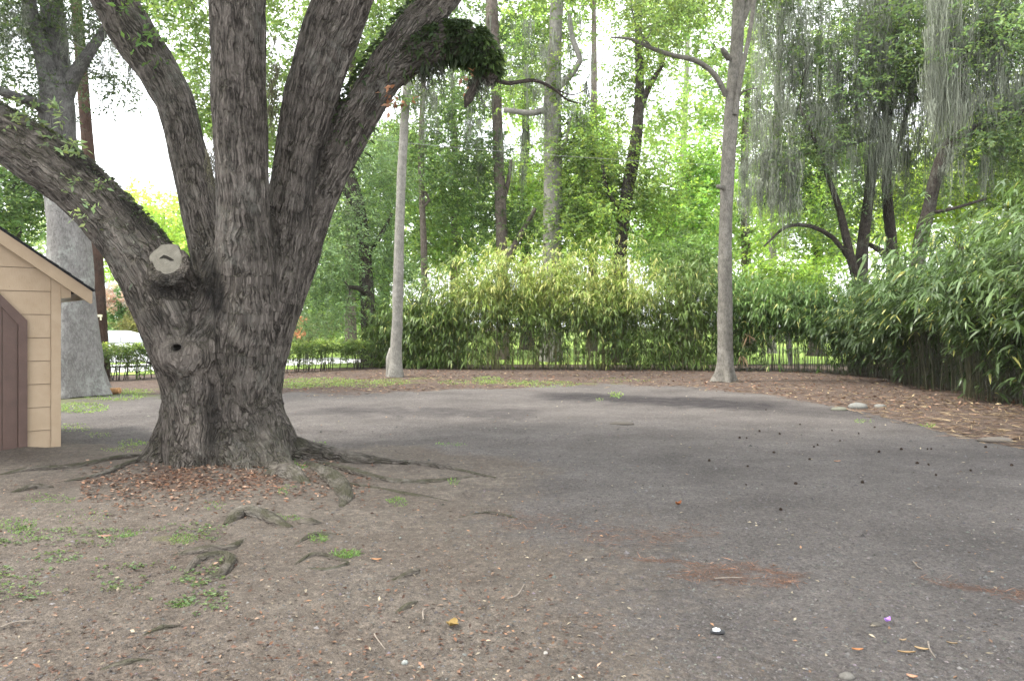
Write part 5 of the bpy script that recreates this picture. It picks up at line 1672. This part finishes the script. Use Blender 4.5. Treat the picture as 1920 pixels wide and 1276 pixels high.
BROWN = [(0.23, 0.115, 0.07), (0.30, 0.17, 0.11), (0.15, 0.085, 0.06), (0.40, 0.27, 0.19), (0.11, 0.07, 0.055)]
b = MB()
q = ground_points(9000, 150, 700, 868, 990, 0.9)
w = np.exp(-(((q[:, 0] - OAKX - 0.15) / 1.35) ** 2 + ((q[:, 1] - 7.85) / 0.75) ** 2))
q = q[sr.random(len(q)) < w]
flat_leaves(b, q, sr.uniform(0.03, 0.065, len(q)), pal(len(q), BROWN))
q = ground_points(4200, -100, 1150, 860, 1330, 0.9)
dm = ground_masks(q[:, 0], q[:, 1])
q = q[sr.random(len(q)) < 0.15 + 0.75 * dm[0]]
flat_leaves(b, q, sr.uniform(0.015, 0.042, len(q)), pal(len(q), BROWN + BROWN[2:3] * 4 + [(0.12, 0.10, 0.085)] * 3 + [(0.3, 0.25, 0.18)]))
q = ground_points(800, 500, 2000, 730, 1300, 1.4)
flat_leaves(b, q, sr.uniform(0.02, 0.05, len(q)) * (0.7 + 0.03 * q[:, 1]), pal(len(q), [(0.45, 0.38, 0.27), (0.34, 0.2, 0.12), (0.42, 0.36, 0.27), (0.2, 0.13, 0.09)]))
q = ground_points(5200, 500, 2050, 694, 770, 1.2)
dm = ground_masks(q[:, 0], q[:, 1])
q = q[sr.random(len(q)) < dm[1]]
flat_leaves(b, q, sr.uniform(0.06, 0.14, len(q)), pal(len(q), BROWN + [(0.42, 0.33, 0.2)]), 0.35)
b.build('fallen_leaves', M['dry'], kind='stuff', label='brown fallen leaves around the oak foot and under the bamboo', cat='leaves')

# needles and bamboo straw
b = MB()
def straw(p, L, W, cols):
    k = len(p)
    a = sr.uniform(0, 6.28, k)
    d = np.stack([np.cos(a), np.sin(a), 0.10 * sr.normal(size=k)], 1)
    q = p.copy()
    q[:, 2] += 0.004 + 0.012 * sr.random(k)
    add_leaves(b, q, d, np.tile([0, 0, 1.0], (k, 1)) + 0.3 * sr.normal(size=(k, 3)), L, W, cols)
q = ground_points(16000, 500, 2050, 692, 860, 1.1)
dm = ground_masks(q[:, 0], q[:, 1])
q = q[sr.random(len(q)) < 0.9 * dm[1]]
straw(q, sr.uniform(0.12, 0.32, len(q)), 0.010 + 0.0006 * q[:, 1], pal(len(q), [(0.24, 0.15, 0.10), (0.19, 0.12, 0.085), (0.32, 0.235, 0.145), (0.14, 0.095, 0.07)]))
q = ground_points(16000, 930, 2000, 930, 1150)
dm = ground_masks(q[:, 0], q[:, 1])
q = q[sr.random(len(q)) < np.clip(dm[4] * 1.1 - 0.06, 0, 0.45)]
straw(q, sr.uniform(0.05, 0.14, len(q)), 0.0035, pal(len(q), [(0.26, 0.12, 0.07), (0.34, 0.18, 0.11), (0.18, 0.09, 0.06)]))
q = ground_points(1100, 1560, 2050, 740, 850)
dm = ground_masks(q[:, 0], q[:, 1])
q = q[sr.random(len(q)) < dm[1]]
straw(q, sr.uniform(0.12, 0.34, len(q)), 0.017, pal(len(q), [(0.38, 0.29, 0.17), (0.3, 0.21, 0.13)]))
b.build('straw_litter', M['dry'], kind='stuff', label='rusty needles and dry bamboo straw along the lot edge', cat='straw')

# grass and small weeds
b = MB()
def grass(px, py, rpx, rpy, nn, h, tint=(0.085, 0.165, 0.025)):
    a, rad = sr.uniform(0, 6.28, nn), np.sqrt(sr.random(nn))
    d = FPX * CAMH / (py + np.sin(a) * rad * rpy - HYP)
    x = (px + np.cos(a) * rad * rpx - CXP) * d / FPX
    p = np.stack([x, d, ground_height(x, d) - 0.005], 1)
    u = sr.normal(size=(nn, 3)) * np.array([0.55, 0.55, 0]) + np.array([0, 0, 1.0])
    L = h * sr.uniform(0.5, 1.3, nn)
    add_blades(b, p, u, rand_unit(nn, sr), L, np.maximum(0.004, 0.0007 * d), leaf_cols(nn, tint, 0.3, 0.35, sr), 0.5)
for a in ((30, 985, 40, 14, 160, 0.07), (55, 1000, 30, 10, 90, 0.06), (240, 997, 24, 9, 90, 0.06), (345, 1012, 28, 8, 120, 0.06), (595, 1010, 18, 7, 110, 0.07), (648, 1036, 26, 8, 170, 0.08),
          (745, 936, 18, 7, 90, 0.07), (340, 1133, 26, 4, 90, 0.035), (400, 950, 20, 8, 40, 0.05), (520, 972, 18, 5, 60, 0.06), (550, 968, 15, 5, 40, 0.05), (90, 938, 50, 8, 110, 0.05),
          (150, 965, 60, 12, 90, 0.04), (545, 890, 22, 9, 70, 0.13), (535, 925, 14, 8, 30, 0.09), (850, 900, 12, 5, 40, 0.06), (845, 832, 30, 4, 60, 0.05), (585, 832, 30, 4, 70, 0.05), (490, 838, 6, 4, 14, 0.07)):
    grass(*a)
G2 = (0.13, 0.205, 0.037)
for a in ((150, 764, 55, 10, 700, 0.10), (215, 742, 60, 9, 500, 0.10), (240, 733, 50, 5, 260, 0.09), (140, 800, 35, 7, 160, 0.06), (185, 812, 25, 4, 80, 0.05), (250, 830, 30, 8, 160, 0.06), (230, 845, 40, 6, 90, 0.05),
          (600, 716, 75, 9, 800, 0.10), (560, 722, 40, 6, 300, 0.09), (680, 719, 60, 7, 420, 0.09), (730, 716, 40, 6, 200, 0.08), (915, 712, 30, 7, 260, 0.12), (880, 716, 60, 5, 260, 0.08), (1020, 720, 70, 6, 420, 0.09), (975, 717, 60, 5, 260, 0.08),
          (1155, 740, 14, 6, 90, 0.13), (1125, 748, 10, 3, 30, 0.06), (1160, 712, 60, 5, 120, 0.07), (1740, 797, 12, 4, 40, 0.09), (1620, 788, 20, 4, 60, 0.05)):
    grass(*a, G2)
b.build('grass', M['grass'], kind='stuff', label='patchy short green grass at the lot edge and oak foot', cat='grass')
b = MB()
q = ground_points(1700, -100, 420, 985, 1160)
wv_ = fbm(q * np.array([2.2, 2.2, 0]) + 3, 3)
q = q[sr.random(len(q)) < 0.75 * sstep(0.42, 0.62, wv_)]
k = 4
qq = np.repeat(q, k, 0) + sr.normal(size=(len(q) * k, 3)) * np.array([0.02, 0.02, 0])
qq[:, 2] += 0.008
a = sr.uniform(0, 6.28, len(qq))
L = sr.uniform(0.015, 0.035, len(qq))
add_leaves(b, qq, np.stack([np.cos(a), np.sin(a), 0.3 + 0 * a], 1), np.array([0, 0, 1.0]) + 0.3 * sr.normal(size=(len(qq), 3)), L, L * 0.7, leaf_cols(len(qq), (0.065, 0.10, 0.03), 0.35, 0.3, sr))
b.build('ground_weeds', M['grass'], kind='stuff', label='small round-leaved weeds in the left foreground soil', cat='weeds')

# spiky seed balls scattered on the lot
ball = MB()
gr_ = (1 + 5 ** 0.5) / 2
ico = nrm(np.array([(-1, gr_, 0), (1, gr_, 0), (-1, -gr_, 0), (1, -gr_, 0), (0, -1, gr_), (0, 1, gr_), (0, -1, -gr_), (0, 1, -gr_), (gr_, 0, -1), (gr_, 0, 1), (-gr_, 0, -1), (-gr_, 0, 1)], dtype=float))
tri = [(0, 11, 5), (0, 5, 1), (0, 1, 7), (0, 7, 10), (0, 10, 11), (1, 5, 9), (5, 11, 4), (11, 10, 2), (10, 7, 6), (7, 1, 8), (3, 9, 4), (3, 4, 2), (3, 2, 6), (3, 6, 8), (3, 8, 9), (4, 9, 5), (2, 4, 11), (6, 2, 10), (8, 6, 7), (9, 8, 1)]
R0 = 0.0125
v, t = list(ico * R0), []
for a, b_, c_ in tri:
    v.append(nrm(ico[a] + ico[b_] + ico[c_]) * R0 * 1.75)
    k = len(v) - 1
    t += [(a, b_, k), (b_, c_, k), (c_, a, k)]
ball.add(v, None, t)
M['seed'] = plain('seed_ball', (0.035, 0.024, 0.018), 0.9, 0.1)
ball_me = ball.mesh('seed_ball')
BALLS = [(1533, 832), (1526, 836), (1451, 847), (1575, 824), (1518, 860), (1648, 846), (1720, 867), (1741, 870), (1739, 841), (1746, 841), (1820, 881), (1897, 871), (1492, 905), (1399, 906), (1464, 954), (1387, 820), (1400, 820), (1462, 812), (1424, 808), (1617, 904),
         (1402, 873), (1690, 842), (1640, 800), (1560, 806), (1610, 812), (1500, 795), (1755, 890), (1848, 838), (1330, 862), (1436, 768)]
for px, py in BALLS:
    g = on_ground(px, py)
    o = obj('seed_ball', ball_me, M['seed'], None, label='small dark spiky seed ball lying on the right half of the lot', cat='seed ball', group='seed balls on the lot')
    o.location = (g[0], g[1], g[2] + 0.009)
    o.rotation_euler = tuple(sr.uniform(0, 6.28, 3))
    s_ = sr.uniform(0.7, 1.2)
    o.scale = (s_, s_ * sr.uniform(0.75, 1.1), s_ * sr.uniform(0.6, 0.95))

# rocks
def rock(name, label, px, py, w, h, d, col, seed):
    g = on_ground(px, py)
    K1, K2 = 14, 8
    ph, th = np.meshgrid(np.linspace(0, math.pi, K2), np.arange(K1) / K1 * 2 * math.pi, indexing='ij')
    u = np.stack([np.sin(ph) * np.cos(th), np.sin(ph) * np.sin(th), np.cos(ph)], -1).reshape(-1, 3)
    u = u * (0.75 + 0.5 * fbm(u * 1.7 + seed, 3))[:, None]
    b = MB()
    q = [(i_ * K1 + j_, i_ * K1 + (j_ + 1) % K1, (i_ + 1) * K1 + (j_ + 1) % K1, (i_ + 1) * K1 + j_) for i_ in range(K2 - 1) for j_ in range(K1)]
    b.add(u * np.array([w, d, h]), [x[::-1] for x in q], col=col)
    o = b.build(name, M['stone'], None, True, label=label, cat='stone')
    o.location = (g[0], g[1], g[2] + h * 0.25)
    return o
rock('stone', 'largest pale grey stone at the right lot edge', 1610, 764, 0.19, 0.09, 0.14, (0.17, 0.17, 0.155), 1)
rock('stone', 'flat grey stone just left of the largest pale stone', 1575, 768, 0.16, 0.05, 0.12, (0.13, 0.13, 0.10), 2)
rock('stone', 'small pale stone just right of the largest pale stone', 1650, 762, 0.12, 0.05, 0.1, (0.16, 0.155, 0.14), 3)
rock('stone', 'flat half-buried stone near the right picture edge', 1865, 826, 0.24, 0.05, 0.14, (0.14, 0.12, 0.10), 4)
rock('stone', 'low dark lump in the middle of the lot', 1165, 794, 0.22, 0.03, 0.13, (0.09, 0.078, 0.065), 5)
rock('stone', 'grey pebble with shadow at the bottom right edge', 1588, 1266, 0.035, 0.018, 0.03, (0.15, 0.14, 0.125), 6)
rock('stone', 'flat pebble beside the purple scrap', 1643, 1170, 0.03, 0.012, 0.025, (0.1, 0.09, 0.075), 7)
rock('stone', 'small pale blue-grey pebble in the bottom foreground', 759, 1232, 0.016, 0.013, 0.014, (0.3, 0.32, 0.3), 8)
rock('stone', 'white pebble at the bottom right of the lot', 1023, 1217, 0.012, 0.01, 0.012, (0.36, 0.34, 0.31), 9)

# the sawn log slab beside the grey trunk
b = MB()
g = on_ground(203, 738)
add_tube(b, [[g[0] - 0.3, g[1] + 0.03, g[2] + 0.05, 0.07], [g[0], g[1], g[2] + 0.06, 0.09], [g[0] + 0.28, g[1] - 0.02, g[2] + 0.09, 0.08]], 9, 0.1, 0.2, 5)
b.build('wood_chunk', plain('orange_wood', (0.36, 0.20, 0.09), 0.8, 0.2, 0.35, 12, 0.01), None, False, label='orange-brown chunk of wood at the foot of the thick grey trunk', cat='wood')

# twigs
M['twig'] = plain('grey_twig', (0.2, 0.17, 0.14), 0.8, 0.2, 0.3, 40)
TW = [([(702, 1188), (706, 1196), (722, 1212)], 'bent pale twig in the bottom foreground left of centre'), ([(950, 1124), (970, 1114), (983, 1096)], 'thin curved pale twig in the foreground centre'),
      ([(1740, 1205), (1744, 1220), (1754, 1232)], 'white forked twig by the dry leaves at bottom right'), ([(0, 1178), (30, 1168), (64, 1165)], 'grey stick at the bottom left edge'),
      ([(1340, 1082), (1372, 1082), (1392, 1080)], 'straight pale twig on the rusty needle drift'), ([(794, 1164), (793, 1150), (800, 1142)], 'small pale hooked twig near the yellow leaf'),
      ([(1712, 1052), (1722, 1064), (1730, 1066)], 'short straw-coloured twig right of centre on the lot')]
for pts, lab in TW:
    rows = []
    for a, (px, py) in enumerate(pts):
        g = on_ground(px, py)
        rows.append([g[0], g[1], g[2] + 0.012 + 0.006 * (a == 1), 0.0045 - 0.001 * a])
    b = MB()
    add_tube(b, rows, 6, 0.02, 0.15, 3)
    b.build('twig', M['twig'], None, True, label=lab, cat='twig')

# single bright scraps
def curled_leaf(name, label, px, py, L, W, col, ang, cat='leaf', lift=0.005, lobes=0, mat='dry'):
    g = on_ground(px, py)
    K1 = 9
    b = MB()
    v = []
    for a in range(K1):
        t_ = a / (K1 - 1)
        w = W * math.sin(math.pi * min(1, t_ * 0.92 + 0.06)) ** 0.8
        if lobes:
            w *= 0.55 + 0.75 * abs(math.sin(t_ * math.pi * lobes))
        for sd in (-1, 0, 1):
            x, y = (t_ - 0.5) * L, sd * w * 0.5
            z = lift * (0.2 + 2.0 * (t_ - 0.5) ** 2 * 2 + 0.9 * abs(sd)) + 0.003
            v.append((x, y, z))
    v = np.array(v)
    top = v
    bot = v - np.array([0, 0, 0.0015])
    q = []
    for a in range(K1 - 1):
        for c_ in (0, 1):
            i_ = a * 3 + c_
            q.append((i_, i_ + 3, i_ + 4, i_ + 1))
    n0 = len(v)
    q2 = [(x[3] + n0, x[2] + n0, x[1] + n0, x[0] + n0) for x in q]
    b.add(np.vstack([top, bot]), q + q2, col=col)
    o = b.build(name, M[mat], None, True, label=label, cat=cat)
    o.location = (g[0], g[1], g[2] + 0.006)
    o.rotation_euler = (0, 0, ang)
    return o
curled_leaf('dry_leaf', 'bright orange curled leaf alone in the middle of the lot', 1272, 946, 0.07, 0.05, (0.26, 0.10, 0.045), 0.5, lift=0.02)
curled_leaf('dry_leaf', 'yellow lobed leaf in the foreground below the bent root', 848, 1172, 0.075, 0.06, (0.25, 0.17, 0.06), 1.2, lobes=3, lift=0.015)
curled_leaf('dry_leaf', 'pinkish dry leaf on the soil left of the ring-shaped root', 196, 1002, 0.10, 0.05, (0.27, 0.15, 0.105), 0.1)
curled_leaf('dry_leaf', 'orange leaf lying right of the ring-shaped roots', 706, 1051, 0.07, 0.022, (0.45, 0.24, 0.12), 0.0)
curled_leaf('dry_leaf', 'rusty curled leaf left of the straw scraps at bottom right', 1608, 1216, 0.055, 0.02, (0.38, 0.17, 0.07), -0.1)
curled_leaf('dry_leaf', 'salmon leaf at the bottom edge below the straw scraps', 1710, 1268, 0.045, 0.03, (0.45, 0.24, 0.15), -0.5)
curled_leaf('dry_leaf', 'brown leaf lying beside the largest seed-ball cluster', 1570, 864, 0.09, 0.04, (0.36, 0.2, 0.12), 0.2)
curled_leaf('purple_scrap', 'small bright purple scrap on the dark gravel at bottom right', 1664, 1168, 0.04, 0.032, (0.50, 0.28, 0.75), 0.4, 'scrap', 0.014)
curled_leaf('straw_scrap', 'long tan straw scrap at bottom right', 1700, 1222, 0.085, 0.016, (0.3, 0.2, 0.1), -0.1, 'straw')
curled_leaf('straw_scrap', 'broad tan husk touching the white forked twig', 1728, 1216, 0.065, 0.024, (0.34, 0.24, 0.13), -0.5, 'straw')
curled_leaf('straw_scrap', 'short tan straw scrap above the long one', 1693, 1201, 0.04, 0.016, (0.3, 0.22, 0.13), 0.1, 'straw')
curled_leaf('straw_scrap', 'pale straw scrap right of the white forked twig', 1785, 1207, 0.05, 0.012, (0.27, 0.2, 0.12), -0.4, 'straw')
lit_ = thing('litter_scrap', 'white and black scrap of litter in the lower middle of the lot', 'litter')
g = on_ground(1343, 1183)
M['white_paper'] = plain('white_paper', (0.8, 0.82, 0.85), 0.6)
b = MB()
add_tube(b, [[g[0] - 0.018, g[1], g[2] + 0.022, 0.008], [g[0], g[1] - 0.004, g[2] + 0.024, 0.012], [g[0] + 0.016, g[1], g[2] + 0.02, 0.009]], 7, 0.006, 0.3, 6)
b.build('paper', M['white_paper'], lit_)
b = MB()
add_tube(b, [[g[0] - 0.03, g[1] + 0.006, g[2] + 0.012, 0.007], [g[0] + 0.004, g[1], g[2] + 0.010, 0.013], [g[0] + 0.042, g[1] - 0.003, g[2] + 0.014, 0.011]], 7, 0.008, 0.3, 2)
b.build('wrapper', M['dark_trim'], lit_)

# dead bamboo leaves hanging at the tall trunk
b = MB()
for px, py, dd_ in ((1400, 632, 26.6), (1391, 674, 26.8)):
    p0 = P(px, py - 6, dd_)
    nn = 9
    add_blades(b, np.tile(p0, (nn, 1)) + sr.normal(size=(nn, 3)) * 0.05, sr.normal(size=(nn, 3)) * np.array([0.55, 0.55, 0.2]) + np.array([0, 0, -0.5]), rand_unit(nn, sr), sr.uniform(0.25, 0.45, nn), 0.045, pal(nn, [(0.5, 0.35, 0.2), (0.42, 0.3, 0.18)]), 0.4)
    add_tube(b, [[*P(px + 3, 698, dd_ + 0.5), 0.008], [*P(px + 8, py + 12, dd_ + 0.4), 0.007], [*p0, 0.005]], 5, 0.2, col=(0.08, 0.07, 0.035))
b.build('dead_bamboo', M['dry'], None, label='tan dead bamboo leaves hanging beside the tall brown trunk', cat='bamboo')


# ------------------------------------------------------------------ humid summer air
b = MB()
b.box((-420, -12, -1.2), (420, 720, 30))
haze_mat = NT('humid_air')
pv = haze_mat.new('VolumePrincipled')
pv.inputs['Color'].default_value = (0.95, 0.97, 1.0, 1)
pv.inputs['Density'].default_value = 0.00025
pv.inputs['Anisotropy'].default_value = 0.3
haze_mat.l.new(pv.outputs[0], haze_mat.out.inputs['Volume'])
b.build('haze', haze_mat.m, None, False, kind='stuff')
